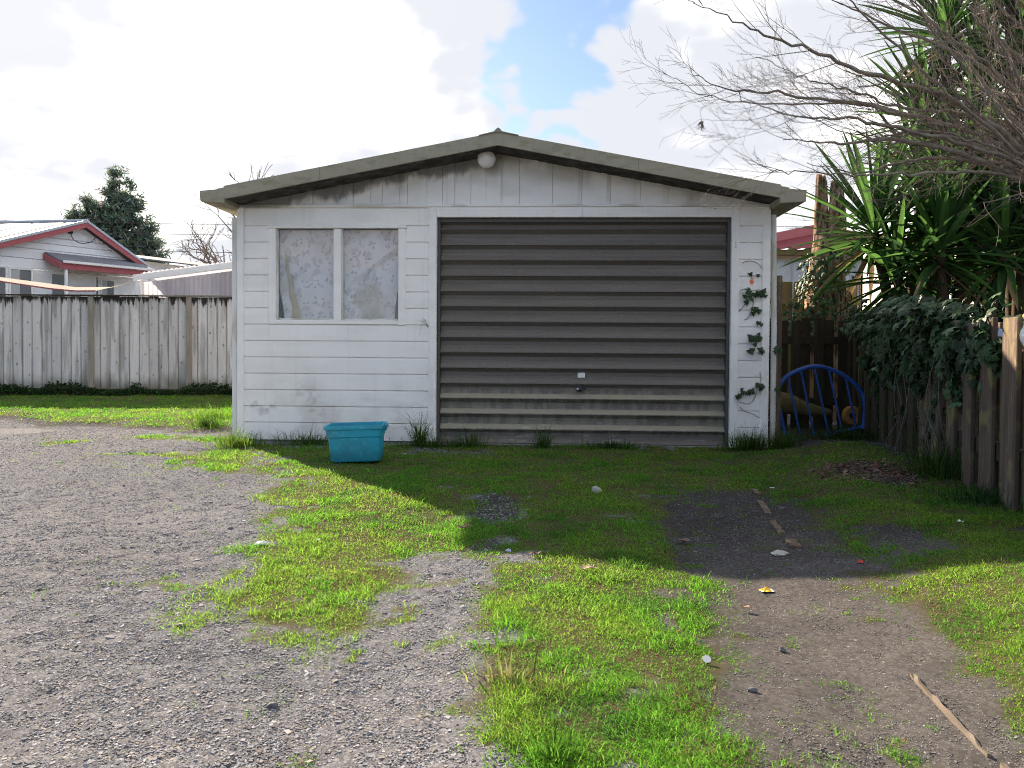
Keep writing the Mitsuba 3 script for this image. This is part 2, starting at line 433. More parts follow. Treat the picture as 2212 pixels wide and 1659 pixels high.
def f_paling(p, n, uv):
    x, z = p.x, p.z
    i = dr.floor(x / 0.1515 + 0.31)
    r = cell_rand(i, 3.0, 1.0)
    r2 = cell_rand(i, 8.0, 1.0)
    grain = tfbm(x * 120 + 31 * r, z * 3 + 17 * r2, 0.0, 4)
    c = mix((0.38, 0.37, 0.36), (0.68, 0.665, 0.65), 0.5 * r + 0.5 * grain)
    broad = tfbm(x * 14 + 5 * r, z * 1.5 + 11 * r, 2.0, 4)
    c = mix(c, mi.Color3f(0.16, 0.15, 0.13), 0.5 * smoothstep(0.50, 0.74, broad))
    e = dr.abs(x / 0.1515 + 0.31 - i - 0.5)
    c = mix(c, mi.Color3f(0.13, 0.115, 0.095), 0.45 * smoothstep(0.36, 0.5, e + 0.16 * (tfbm(x * 30, z * 2.5, 7.0, 3) - 0.5)))
    drip = tfbm(x * 26, z * 1.6, 5.0, 4)
    black = smoothstep(1.60, 1.50, z + 0.34 * (drip - 0.42))
    c = mix(mi.Color3f(0.045, 0.042, 0.038), c, smoothstep(0.02, 0.85, black))
    kx = (i + 0.5 - 0.31 + 0.5 * (r - 0.5)) * 0.1515
    kz = 0.25 + 0.38 * r2
    for q in range(4):
        zz = kz + 0.36 * q + 0.16 * cell_rand(i, 20.0 + q, 2.0)
        xx = kx + 0.05 * (cell_rand(i, 40.0 + q, 2.0) - 0.5)
        dd = dr.sqrt(dr.square(x - xx) * 1.1 + dr.square((z - zz) * 0.75)) + 0.012 * (tnoise(x * 70, z * 60, 1.0) - 0.5)
        c = mix(c, mi.Color3f(0.13, 0.115, 0.10), 0.75 * cell_rand(i, 60.0 + q, 2.0) * smoothstep(0.024, 0.006, dd))
    foot = smoothstep(0.42, 0.14, z + 0.2 * (tfbm(x * 9, z * 5, 8.0, 3) - 0.5))
    c = mix(c, mi.Color3f(0.085, 0.085, 0.05), 0.75 * foot)
    return c


mat('paling', proc(f_paling), 0.85, 0.15)


mat('fence_post', proc(lambda p, n, uv: mix((0.16, 0.145, 0.12), (0.34, 0.315, 0.27), tfbm(p.x * 60, p.y * 60, p.z * 4, 4))), 0.85, 0.15)


def f_old_wood(p, n, uv):
    q = tfbm(p.x * 60 + p.y * 60, p.z * 4, p.y * 9, 4)
    lich = smoothstep(0.56, 0.72, tfbm(p.x * 13, p.y * 13, p.z * 8, 4))
    c = mix((0.050, 0.036, 0.028), (0.150, 0.112, 0.088), q)
    c = mix(c, mi.Color3f(0.21, 0.19, 0.07), 0.55 * lich)
    return mix(c, mi.Color3f(0.24, 0.20, 0.165), 0.5 * smoothstep(0.62, 0.8, tfbm(p.x * 110 + p.y * 110, p.z * 3, 4.0, 3)))


mat('old_wood', proc(f_old_wood), 0.85, 0.15)


def f_dark_wood(p, n, uv):
    q = tfbm(p.x * 50 + p.y * 50, p.z * 4, p.y * 9, 4)
    c = mix((0.030, 0.024, 0.018), (0.085, 0.068, 0.05), q)
    return mix(c, mi.Color3f(0.05, 0.06, 0.02), 0.5 * smoothstep(0.5, 0.7, tfbm(p.x * 8, p.y * 8, p.z * 6, 3)))


mat('dark_wood', proc(f_dark_wood), 0.9, 0.1)


def f_moss_wood(p, n, uv):
    q = tfbm(p.x * 50, p.z * 4, p.y * 9, 4)
    c = mix((0.10, 0.085, 0.045), (0.20, 0.17, 0.085), q)
    return mix(c, mi.Color3f(0.12, 0.13, 0.035), 0.6 * smoothstep(0.45, 0.7, tfbm(p.x * 6, p.y * 6, p.z * 4, 3)))


mat('moss_wood', proc(f_moss_wood), 0.9, 0.1)


def f_bark(p, n, uv):
    q = tfbm(p.x * 30, p.y * 30, p.z * 6, 4)
    lich = smoothstep(0.55, 0.7, tfbm(p.x * 18, p.y * 18, p.z * 18, 4))
    c = mix((0.105, 0.092, 0.080), (0.27, 0.24, 0.205), q)
    return mix(c, mi.Color3f(0.26, 0.26, 0.20), 0.6 * lich)


mat('bark', proc(f_bark), 0.85, 0.15)
mat('twig', (0.14, 0.118, 0.106), 0.85, 0.1)
mat('trunk_dark', proc(lambda p, n, uv: mix((0.04, 0.032, 0.024), (0.11, 0.085, 0.06), tfbm(p.x * 30, p.y * 30, p.z * 16, 4))), 0.9, 0.1)


def f_stump(p, n, uv):
    q = tfbm(p.x * 45, p.y * 45, p.z * 7.0, 4)
    c = mix((0.045, 0.03, 0.022), (0.30, 0.20, 0.135), smoothstep(0.32, 0.68, q))
    return mix(c, mi.Color3f(0.42, 0.27, 0.15), 0.5 * smoothstep(0.55, 0.75, tfbm(p.x * 9, p.y * 9, p.z * 5, 3)))


scene['stump_bark'] = {'type': 'twosided', 'bsdf': {'type': 'principled', 'base_color': proc(f_stump), 'roughness': 0.9, 'specular': 0.1}}
vc = {'type': 'mesh_attribute', 'name': 'vertex_color'}
leaf_mat('grass_mat', vc, 0.5, 1.25)
mat('gravel_mat', vc, 0.9, 0.10)
leaf_mat('foliage_vc', vc, 0.4, 0.7)
leaf_mat('yucca_light', (0.075, 0.17, 0.038), 0.28, 1.0)
leaf_mat('yucca_mid', (0.050, 0.115, 0.032), 0.25, 0.9)
leaf_mat('yucca_dark', (0.035, 0.075, 0.03), 0.22, 0.6)
leaf_mat('yucca_dry', (0.26, 0.19, 0.11), 0.6, 0.5)
mat('ivy_dark', (0.018, 0.040, 0.014), 0.5, 0.18)
mat('ivy_mid', (0.028, 0.058, 0.020), 0.45, 0.22)
mat('ivy_pale', (0.045, 0.085, 0.034), 0.42, 0.3)
mat('ivy_mass', {'type': 'mesh_attribute', 'name': 'vertex_color'}, 0.48, 0.2)
mat('dead_leaf', vc, 0.8, 0.2)
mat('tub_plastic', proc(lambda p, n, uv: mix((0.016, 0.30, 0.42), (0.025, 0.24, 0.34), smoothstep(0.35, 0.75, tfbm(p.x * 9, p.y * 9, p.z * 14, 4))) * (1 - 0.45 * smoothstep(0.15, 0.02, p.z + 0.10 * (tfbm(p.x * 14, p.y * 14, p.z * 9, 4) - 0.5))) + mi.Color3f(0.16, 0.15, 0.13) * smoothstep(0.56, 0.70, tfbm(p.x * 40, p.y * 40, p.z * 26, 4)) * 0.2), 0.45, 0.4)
mat('blue_paint', proc(lambda p, n, uv: mix((0.020, 0.085, 0.34), (0.03, 0.11, 0.42), tfbm(p.x * 20, p.y * 20, p.z * 20, 3))), 0.45, 0.4)
mat('steel', (0.62, 0.63, 0.64), 0.25, 0.5, metallic=1.0)
mat('black_plastic', (0.02, 0.02, 0.022), 0.4, 0.4)
mat('white_plastic', (0.78, 0.78, 0.77), 0.4, 0.4)
mat('globe_white', proc(lambda p, n, uv: mix((0.80, 0.80, 0.80), (0.62, 0.61, 0.57), smoothstep(0.5, 0.75, tfbm(p.x * 30, p.y * 30, p.z * 30, 3)))), 0.3, 0.5)
mat('pipe_white', proc(lambda p, n, uv: mix((0.62, 0.62, 0.60), (0.36, 0.36, 0.27), 0.7 * smoothstep(0.45, 0.72, tfbm(p.x * 12, p.y * 12, p.z * 3, 4)))), 0.5, 0.4)
mat('concrete', proc(lambda p, n, uv: mix((0.16, 0.155, 0.145), (0.30, 0.29, 0.27), tfbm(p.x * 9, p.y * 9, p.z * 12, 4))), 0.9, 0.1)
mat('inside_dark', (0.035, 0.034, 0.033), 0.9, 0.1)
scene['glass'] = {'type': 'thindielectric', 'int_ior': 1.5}


def f_curtain(p, n, uv):
    u, z = gar_uz(p)
    base = mix((0.60, 0.585, 0.61), (0.50, 0.475, 0.48), tfbm(u * 4, z * 4, 1.0, 3))
    w = tfbm(u * 14, z * 14, 0.0, 3) - 0.5
    d1, d2, r = voronoi(u * 13 + w * 1.2, z * 13 + w)
    e1, e2, r2 = voronoi(u * 30 + 5 + w, z * 30 + w * 2)
    flower = smoothstep(0.48, 0.22, d1 + 0.35 * (tnoise(u * 60, z * 60, 3.0) - 0.5)) * smoothstep(0.35, 0.6, r)
    leaf = smoothstep(0.42, 0.16, e1) * smoothstep(0.62, 0.8, r2)
    c = mix(base, mix((0.40, 0.38, 0.43), (0.44, 0.36, 0.33), r2), 0.75 * flower)
    c = mix(c, mi.Color3f(0.26, 0.26, 0.30), 0.75 * leaf)
    stain = smoothstep(0.46, 0.68, tfbm(u * 3.2 + 7, z * 3.2, 6.0, 4)) * smoothstep(1.62, 1.25, z)
    return mix(c, mi.Color3f(0.30, 0.24, 0.16), 0.6 * stain)


mat('curtain_cloth', proc(f_curtain), 0.9, 0.1)
mat('curtain_back', proc(lambda p, n, uv: mix((0.42, 0.36, 0.24), (0.25, 0.21, 0.13), tfbm(p.x * 20, p.y * 20, p.z * 14, 3))), 0.9, 0.1)
mat('house_white', proc(lambda p, n, uv: mix((0.78, 0.80, 0.83), (0.62, 0.57, 0.50), 0.55 * smoothstep(0.5, 0.75, tfbm(p.x * 1.2, p.y * 1.2, p.z * 2.5, 4)))), 0.7, 0.2)
mat('house_red', (0.36, 0.10, 0.11), 0.6, 0.3)
mat('house_roof', proc(lambda p, n, uv: mix((0.13, 0.135, 0.155), (0.19, 0.195, 0.22), tfbm(p.x * 3, p.y * 3, 0.0, 3))), 0.7, 0.15)
mat('window_dark', (0.10, 0.11, 0.12), 0.15, 0.6)
mat('net_curtain', (0.42, 0.43, 0.44), 0.8, 0.2)
leaf_mat('sail_cloth', proc(lambda p, n, uv: mix((0.66, 0.58, 0.50), (0.60, 0.50, 0.40), tfbm(p.x * 2, p.y * 2, 0.0, 3))), 0.9, 0.55)
leaf_mat('clear_sheet', proc(lambda p, n, uv: mix((0.36, 0.36, 0.42), (0.60, 0.60, 0.66), tfbm(p.x * 5, p.z * 1.4, 0.0, 4))), 0.4, 1.0)
leaf_mat('white_film', (0.88, 0.88, 0.9), 0.6, 1.1)
mat('zinc', proc(lambda p, n, uv: mix((0.50, 0.54, 0.60), (0.36, 0.40, 0.45), tfbm(p.x * 3, p.y, p.z * 2, 3))), 0.5, 0.4)
mat('water', (0.17, 0.165, 0.16), 0.06, 0.6)
mat('orange_plastic', proc(lambda p, n, uv: mix((0.50, 0.24, 0.07), (0.36, 0.19, 0.06), tfbm(p.x * 30, p.y * 30, p.z * 30, 3))), 0.6, 0.3)
mat('straw_wood', proc(lambda p, n, uv: mix((0.20, 0.145, 0.095), (0.36, 0.28, 0.19), tfbm(p.x * 20, p.y * 9, p.z * 40, 4))), 0.85, 0.15)

# ------------------------------------------------------------------ ground
xs = graded([(-320, 1), (-60, 40), (-14, 4), (-9, 0.3), (-3.2, 0.06), (3.2, 0.028), (6, 0.15), (14, 1), (60, 4), (320, 40)])
ys = graded([(-40, 1), (0, 4), (1.2, 0.2), (4.5, 0.028), (9.2, 0.06), (13, 0.15), (20, 0.7), (60, 4), (420, 40)])
X, Y = np.meshgrid(xs, ys, indexing='ij')
Z = ground_z(X, Y)
near = (Y > 1.2) & (Y < 5) & (np.abs(X) < 3)
P3 = np.stack([X, Y, 0 * X], -1)
Z = Z + np.where(near, 0.006 * (meshkit.fbm(P3 * 28, 2, 71) - 0.5), 0)
# tyre ruts pressed into the damp track
rut = smooth_np(1.95, 1.75, Y) * smooth_np(0.60, 0.64, X - 0.10 * (1.8 - Y)) * smooth_np(0.86, 0.80, X - 0.10 * (1.8 - Y))
Z = Z - 0.006 * rut * (np.sin((X - 0.10 * (1.8 - Y)) * 2 * math.pi / 0.055) > 0.25)
nx, ny = X.shape
i, j = np.meshgrid(np.arange(nx - 1), np.arange(ny - 1), indexing='ij')
quads = np.stack([i * ny + j, (i + 1) * ny + j, (i + 1) * ny + j + 1, i * ny + j + 1], -1).reshape(-1, 4)
gm = grass_cover(X, Y)
gm = np.where((Y > 13.4) | (X < -11) | (X > 3.9), 1.0, gm)
bankm = smooth_np(0.0, 0.3, X - bank_edge(Y)) * (X < 4) * (Y < 9)
soil = np.maximum(smooth_np(-0.38, -0.02, sd_at(SD_TRACK, X, Y)), 0.95 * smooth_np(-0.45, -0.1, X - bank_edge(Y)) * (X < 4) * (Y < 9))
soil = np.maximum(soil, 0.9 * smooth_np(-0.1, 0.1, sd_at(SD_BARE, X, Y)))
soil = np.maximum(soil, smooth_np(-0.35, 0.0, sd_at(SD_FAR, X, Y)) * 0.9)
for cx, cy, rx, ry in PUDDLES:
    soil = np.maximum(soil, np.exp(-(((X - cx) / rx) ** 2 + ((Y - cy) / ry) ** 2) * 0.8))
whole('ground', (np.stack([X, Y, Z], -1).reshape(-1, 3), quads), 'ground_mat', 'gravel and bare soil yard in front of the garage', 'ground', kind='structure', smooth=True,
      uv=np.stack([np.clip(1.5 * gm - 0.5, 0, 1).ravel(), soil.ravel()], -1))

# ------------------------------------------------------------------ the garage
PSI = math.radians(2.7)
GU = np.array([math.cos(PSI), -math.sin(PSI), 0])
GN = np.array([math.sin(PSI), math.cos(PSI), 0])
GO = np.array([0, 7.0, 0])


def gar(m):
    """local (u along the front, w into the garage, z) to world"""
    v = np.asarray(m[0], float)
    return GO + v[:, :1] * GU + v[:, 1:2] * GN + np.stack([0 * v[:, 0], 0 * v[:, 0], v[:, 2]], 1), m[1]


G = thing('garage', 'white weatherboard garage with low gable roof and brown ribbed door', 'garage')
UL, UR, UC, DEEP = -2.448, 2.22, -0.112, 6.2
boards_z = [0.022] + [1.926 - 0.1455 * k for k in range(12, -1, -1)] + [2.078]


def board(u0, u1, z0, z1):
    """a bevelled-back weatherboard: thicker at its lower edge"""
    pr = np.array([[0, -0.021, z0], [0, -0.022, z0 + 0.002], [0, -0.020, z1 - 0.0105], [0, -0.018, z1 - 0.0085], [0, -0.003, z1 - 0.004], [0, -0.003, z1 + 0.008], [0, 0.004, z1 + 0.008], [0, 0.004, z0]])
    pr[:, 1] += 0.0
    return prism(pr, np.array([u0, 0, 0]), np.array([u1, 0, 0]))


W_L, W_R, W_B, W_T = -2.165, -0.942, 1.05, 1.92
for k in range(len(boards_z) - 1):
    z0, z1 = boards_z[k], boards_z[k + 1]
    spans = [(-2.389, -0.736)]
    if z0 > 1.0 and z1 < 1.95:
        spans = [(-2.389, W_L), (W_R, -0.736)]
    spans.append((1.958, 2.155))
    for a, b in spans:
        part(G, 'weatherboard', gar(board(a, b, z0, z1)), 'paint')
for a, b in ((UL, -2.389), (2.155, UR)):
    part(G, 'corner_board', gar(box(a, b, -0.034, 0.03, 0.0, 2.083)), 'paint')
# door surround, header in two lengths, and the band below the gable
part(G, 'door_trim', gar(box(-0.736, -0.668, -0.032, 0.08, 0.0, 2.083)), 'paint')
part(G, 'door_trim', gar(box(1.891, 1.958, -0.032, 0.08, 0.0, 2.083)), 'paint')
part(G, 'header_board', gar(box(-0.667, 0.602, -0.029, 0.08, 1.995, 2.083)), 'paint')
part(G, 'header_board', gar(box(0.604, 1.890, -0.0275, 0.08, 1.995, 2.083)), 'paint')
part(G, 'band_board', gar(box(UL, UR, -0.038, 0.02, 2.0845, 2.104, 0.002)), 'gable_paint')
# gable cladding: flat sheets with lapped battens
def roof_under(u):
    return 2.555 - 0.185 * abs(u - UC)
edges = [-2.44, -1.98, -1.66, -1.41, -1.155, -0.93, -0.62, -0.37, -0.155, 0.055, 0.345, 0.60, 0.85, 1.105, 1.35, 1.61, 1.88, 2.215]
for a, b in zip(edges[:-1], edges[1:]):
    a, b = a + 0.0015, b - 0.0015
    pts = [[a, 2.106], [b, 2.106], [b, roof_under(b)]] + ([[UC, roof_under(UC)]] if a < UC < b else []) + [[a, roof_under(a)]]
    w0 = -0.006 - 0.004 * ((int(abs(a) * 1000)) % 3)
    pr = np.array([[p[0], 0.0, p[1]] for p in pts])
    part(G, 'gable_panel', gar(prism(pr, np.array([0, w0, 0]), np.array([0, 0.02, 0]))), 'gable_paint')
for c in (-1.80, -1.53, -1.285, -1.03, -0.79, -0.545, -0.27, -0.135, 0.20, 0.54, 0.79, 1.02, 1.27, 1.50):
    a, b = c - 0.0275, c + 0.0275
    pr = np.array([[a, 0, 2.107], [b, 0, 2.107], [b, 0, roof_under(b)], [a, 0, roof_under(a)]])
    part(G, 'gable_batten', gar(prism(pr, np.array([0, -0.026, 0]), np.array([0, -0.0165, 0]))), 'gable_paint')
# footing, other walls
part(G, 'footing', gar(box(UL + 0.02, -0.70, -0.004, 0.15, -0.25, 0.021)), 'concrete')
part(G, 'footing', gar(box(1.93, UR - 0.02, -0.004, 0.15, -0.25, 0.019)), 'concrete')
part(G, 'floor_slab', gar(box(UL + 0.03, UR - 0.03, 0.151, DEEP - 0.03, -0.25, 0.012)), 'concrete')
part(G, 'door_sill', gar(box(-0.69, 1.92, 0.02, 0.149, -0.25, 0.006)), 'concrete')
part(G, 'side_wall', gar(box(UL + 0.002, UL + 0.05, 0.031, DEEP, 0.0, 2.08)), 'paint')
part(G, 'side_wall', gar(box(UR - 0.05, UR - 0.002, 0.031, DEEP, 0.0, 2.08)), 'paint')
pr = np.array([[UL, 0, 0], [UR, 0, 0], [UR, 0, 2.08], [UC, 0, 2.52], [UL, 0, 2.08]])
part(G, 'back_wall', gar(prism(pr, np.array([0, DEEP + 0.001, 0]), np.array([0, DEEP + 0.05, 0]))), 'paint')
part(G, 'inner_wall', gar(cat(box(-2.39, -2.09, 0.031, 0.05, 0.03, 2.07), box(-2.09, -1.005, 0.031, 0.05, 0.03, 1.085), box(-2.09, -1.005, 0.031, 0.05, 1.892, 2.07), box(-1.005, -0.74, 0.031, 0.05, 0.03, 2.07))), 'inside_dark')
# roof: two sloping sheets, bargeboards, ridge cap, soffits, gutters
F0, B0 = -0.35, DEEP + 0.3
EU = 2.40


def roof_top(u):
    return 2.645 - 0.190 * abs(u - UC)


for s in (-1, 1):
    e = UC + s * EU
    pr = np.array([[UC, 0, roof_top(UC)], [e, 0, roof_top(e)], [e, 0, roof_top(e) - 0.03], [UC, 0, roof_top(UC) - 0.03]])
    part(G, 'roof_sheet', gar(prism(pr, np.array([0, F0 + 0.03, 0]), np.array([0, B0, 0]))), 'roof_metal')
    b = UC + s * 2.325
    m1 = UC + s * 1.50 if s < 0 else UC + s * 1.16
    for a, c, off in ((UC, m1, 0.0), (m1 + s * 0.002, b, 0.002)):
        pr = np.array([[a, 0, roof_top(a) + 0.004], [c, 0, roof_top(c) + 0.004], [c, 0, roof_top(c) - 0.104], [a, 0, roof_top(a) - 0.104]])
        part(G, 'bargeboard', gar(prism(pr, np.array([0, F0 - off, 0]), np.array([0, F0 + 0.022, 0]))), 'roof_metal')
    pr = np.array([[UC, 0, roof_top(UC) - 0.100], [b, 0, roof_top(b) - 0.100], [b, 0, roof_top(b) - 0.090], [UC, 0, roof_top(UC) - 0.090]])
    part(G, 'soffit', gar(prism(pr, np.array([0, F0 + 0.024, 0]), np.array([0, 0.0, 0]))), 'soffit')
    # boxed side gutter, running the depth of the garage
    o, i2 = UC + s * 2.53, UC + s * 2.318
    zt, zb = (2.17, 2.078) if s < 0 else (2.165, 2.068)
    pr = np.array([[o, 0, zt - 0.004], [i2, 0, zt + 0.014], [i2, 0, zb - 0.012], [o - s * 0.006, 0, zb]])
    part(G, 'gutter', gar(prism(pr, np.array([0, F0 - 0.004, 0]), np.array([0, B0, 0]))), 'roof_metal')
    pr = np.array([[i2 - s * 0.002, 0, zb + 0.03], [UC + s * 2.30, 0, zb + 0.03], [UC + s * 2.30, 0, zb - 0.03], [i2 - s * 0.002, 0, zb - 0.03]])
    part(G, 'eave_soffit', gar(box(min(i2, UC + s * 2.33), max(i2, UC + s * 2.345) if s > 0 else UC - 2.20, 0.04, DEEP, zb - 0.014, zb - 0.003)), 'soffit')
rc = np.array([[UC - 0.16, 0, roof_top(UC - 0.16) + 0.007], [UC - 0.035, 0, 2.652], [UC - 0.016, 0, 2.672], [UC, 0, 2.683], [UC + 0.016, 0, 2.672], [UC + 0.035, 0, 2.652], [UC + 0.17, 0, roof_top(UC + 0.17) + 0.009], [UC + 0.17, 0, roof_top(UC + 0.17) + 0.004], [UC, 0, 2.650], [UC - 0.16, 0, roof_top(UC - 0.16) + 0.003]])
part(G, 'ridge_cap', gar(prism(rc, np.array([0, F0 - 0.012, 0]), np.array([0, B0, 0]))), 'roof_metal')
# door: a frame, ribs of rolled steel, handle, sticker
D = f'{G}__garage_door'
part(D, 'frame', gar(cat(box(-0.664, -0.640, 0.012, 0.06, 0.004, 1.992), box(1.864, 1.888, 0.012, 0.06, 0.004, 1.992), box(-0.639, 1.863, 0.016, 0.06, 1.955, 1.992))), 'door_frame')
part(D, 'backing', gar(box(-0.66, 1.885, 0.095, 0.105, 0.0, 1.994)), 'door_frame')
lips = [1.893 - 0.13557 * k for k in range(14)]
tops = [1.954] + [l - 0.002 for l in lips[:-1]] + [lips[-1] - 0.002]
for k, (zt, zb) in enumerate(zip(tops, lips + [0.008])):
    h = zt - zb
    a = 0.048 if h > 0.1 else 0.5 * h
    sag = 0.002 * math.sin(k * 2.1)
    q = h / 0.1336
    pr = np.array([[0, 0.029, zt - 0.001], [0, 0.070, zt - 0.031 * q], [0, 0.070, zb + 0.074 * q], [0, 0.0675, zb + 0.0725 * q], [0, 0.070, zb + 0.071 * q], [0, 0.067, zb + 0.046 * q], [0, 0.034 + sag, zb + 0.013 * q], [0, 0.025 + sag, zb + 0.007 * q], [0, 0.026, zb], [0, 0.085, zb], [0, 0.085, zt - 0.001]])
    part(D, 'rib', gar(prism(pr, np.array([-0.638, 0, 0]), np.array([1.862, 0, 0]))), 'door_metal')
hd = cat(gar(lathe([(0.0, 0.0), (0.028, 0.0), (0.028, 0.006), (0.011, 0.010), (0.011, 0.03), (0.0, 0.03)], 16)))
hv = lathe([(0.0, 0.0), (0.030, 0.0), (0.030, 0.006), (0.010, 0.010), (0.010, 0.034), (0.016, 0.038), (0.016, 0.046), (0.0, 0.048)], 18)
hv = (np.stack([hv[0][:, 0] + 0.592, -hv[0][:, 2] + 0.05, hv[0][:, 1] + 0.498], 1), hv[1])
part(D, 'handle', gar(cat(hv, box(0.585, 0.655, 0.002, 0.012, 0.487, 0.507))), 'black_plastic')
sv = lathe([(0.0, 0.0), (0.010, 0.0), (0.012, 0.004), (0.009, 0.009), (0.0, 0.011)], 14)
part(D, 'lock', gar((np.stack([sv[0][:, 0] + 0.578, -sv[0][:, 2] + 0.003, sv[0][:, 1] + 0.497], 1), sv[1])), 'steel')
part(D, 'sticker', gar(box(0.580, 0.643, 0.0640, 0.0695, 0.594, 0.637, 0.001)), 'white_plastic', label='small white sticker above the door handle')
# window
Wn = f'{G}__window'
part(Wn, 'frame', gar(cat(box(W_L, -2.099, -0.034, 0.03, 1.052, 1.896), box(-1.006, W_R, -0.034, 0.03, 1.047, 1.896))), 'paint')
part(Wn, 'head', gar(cat(box(-2.178, -0.93, -0.045, 0.0, 1.8975, 1.917), box(-2.172, -0.936, -0.036, 0.0, 1.9185, 1.936))), 'paint')
part(Wn, 'sill', gar(box(-2.098, -1.007, -0.030, 0.03, 1.052, 1.087)), 'paint')
part(Wn, 'mullion', gar(box(-1.583, -1.517, -0.026, 0.03, 1.088, 1.896)), 'paint')
part(Wn, 'bead', gar(cat(box(-2.0985, -2.086, -0.014, 0.02, 1.088, 1.896), box(-1.5165, -1.505, -0.014, 0.02, 1.088, 1.896), box(-2.085, -1.584, -0.012, 0.02, 1.0875, 1.103), box(-1.504, -1.0065, -0.012, 0.02, 1.0875, 1.103))), 'pipe_white')
for a, b in ((-2.0859, -1.5835), (-1.5045, -1.0065)):
    part(Wn, 'pane', gar((np.array([[a, 0.004, 1.1035], [b, 0.004, 1.1035], [b, 0.004, 1.8955], [a, 0.004, 1.8955]]), np.array([[0, 1, 2], [0, 2, 3]]))), 'glass')
# the curtain sheet hung inside, its left edge turned back
cu, cz = np.meshgrid(np.linspace(-2.05, -1.02, 100), np.linspace(1.07, 1.91, 70), indexing='ij')
fold = 0.010 * np.sin(cu * 21 + 3 * cz) + 0.012 * (meshkit.fbm(np.stack([cu * 5, cz * 4, 0 * cu], -1), 4, 3) - 0.5)
diag = (cz - 1.48) - 0.75 * (cu + 1.30)
fold += 0.018 * np.exp(-(diag / 0.035) ** 2) * (cu > -1.5) * smooth_np(-1.5, -1.25, cu) - 0.012 * np.exp(-((diag - 0.07) / 0.03) ** 2) * (cu > -1.5)
cu2 = cu - 0.06 * smooth_np(-1.9, -2.05, cu) + 0.06 * smooth_np(-1.85, -2.05, cu) * smooth_np(1.5, 1.1, cz)
cu2 = cu2 - 0.035 * smooth_np(-1.15, -1.02, cu) * smooth_np(1.5, 1.1, cz)
nn, mm = cu.shape
i, j = np.meshgrid(np.arange(nn - 1), np.arange(mm - 1), indexing='ij')
cq = np.stack([i * mm + j, (i + 1) * mm + j, (i + 1) * mm + j + 1, i * mm + j + 1], -1).reshape(-1, 4)
C_ = thing('curtain', 'faded floral bedsheet hung as a curtain inside the garage window', 'curtain')
part(C_, 'sheet', gar((np.stack([cu2, 0.055 + 0.02 + fold - 0.01, cz], -1).reshape(-1, 3), cq)), 'curtain_cloth', smooth=True)
fu, fz = np.meshgrid(np.linspace(0, 1, 10), np.linspace(0, 1, 24), indexing='ij')
ledge = -2.045 + 0.085 * (1 - fz) ** 1.2 - 0.004 * np.sin(fz * 17 + 1)
lw = 0.010 + 0.060 * (1 - fz) ** 0.9 + 0.005 * np.sin(fz * 23)
vv = np.stack([ledge + lw * fu, 0.045 - 0.012 * np.sin(fu * 3.1) - 0.008 * np.sin(fz * 22), 1.078 + 0.62 * fz], -1).reshape(-1, 3)
i, j = np.meshgrid(np.arange(9), np.arange(23), indexing='ij')
part(C_, 'turned_edge', gar((vv, np.stack([i * 24 + j, (i + 1) * 24 + j, (i + 1) * 24 + j + 1, i * 24 + j + 1], -1).reshape(-1, 4))), 'curtain_back', smooth=True, label='yellowed edge of the curtain folded back')
# globe light under the apex
L_ = thing('globe_lamp', 'round white globe lamp fixed below the garage gable apex', 'lamp')
gb = lathe([(0.0001, -0.078)] + [(0.078 * math.sin(t), -0.078 * math.cos(t)) for t in np.linspace(0.15, math.pi - 0.35, 16)] + [(0.03, 0.074)], 28)
part(L_, 'globe', (gb[0] + (GO + -0.225 * GU - 0.125 * GN + np.array([0, 0, 2.478])), gb[1]), 'globe_white', smooth=True)
bs = lathe([(0.0, 0.0), (0.045, 0.0), (0.045, 0.02), (0.034, 0.03), (0.034, 0.055), (0.0, 0.055)], 18)
bs = (np.stack([bs[0][:, 0] - 0.225, -bs[0][:, 2] - 0.026, bs[0][:, 1] + 2.50], 1), bs[1])
part(L_, 'base', gar(bs), 'white_plastic')
# downpipes
dp = thing('downpipe', 'flat white downpipe against the left corner of the garage', 'downpipe')
part(dp, 'pipe', gar(box(-2.500, -2.452, -0.02, 0.05, 0.02, 1.995, 0.006)), 'pipe_white')
dp = thing('downpipe', 'round white downpipe on the right corner of the garage', 'downpipe')
part(dp, 'pipe', gar(tube([(2.272, 0.02, 0.02), (2.272, 0.02, 1.0), (2.256, 0.02, 2.02)], 0.024, 14)), 'pipe_white', smooth=40)
part(dp, 'outlet', gar(tube(smooth_path([(2.256, 0.02, 2.03), (2.27, 0.02, 2.06), (2.32, 0.02, 2.09)], 4), 0.026, 12)), 'roof_metal', smooth=40)
post = box(2.300, 2.352, 0.06, 0.15, -0.1, 1.50, 0.004)
whole('timber_post', gar(post), 'old_wood', 'grey weathered post beside the right downpipe', 'post')

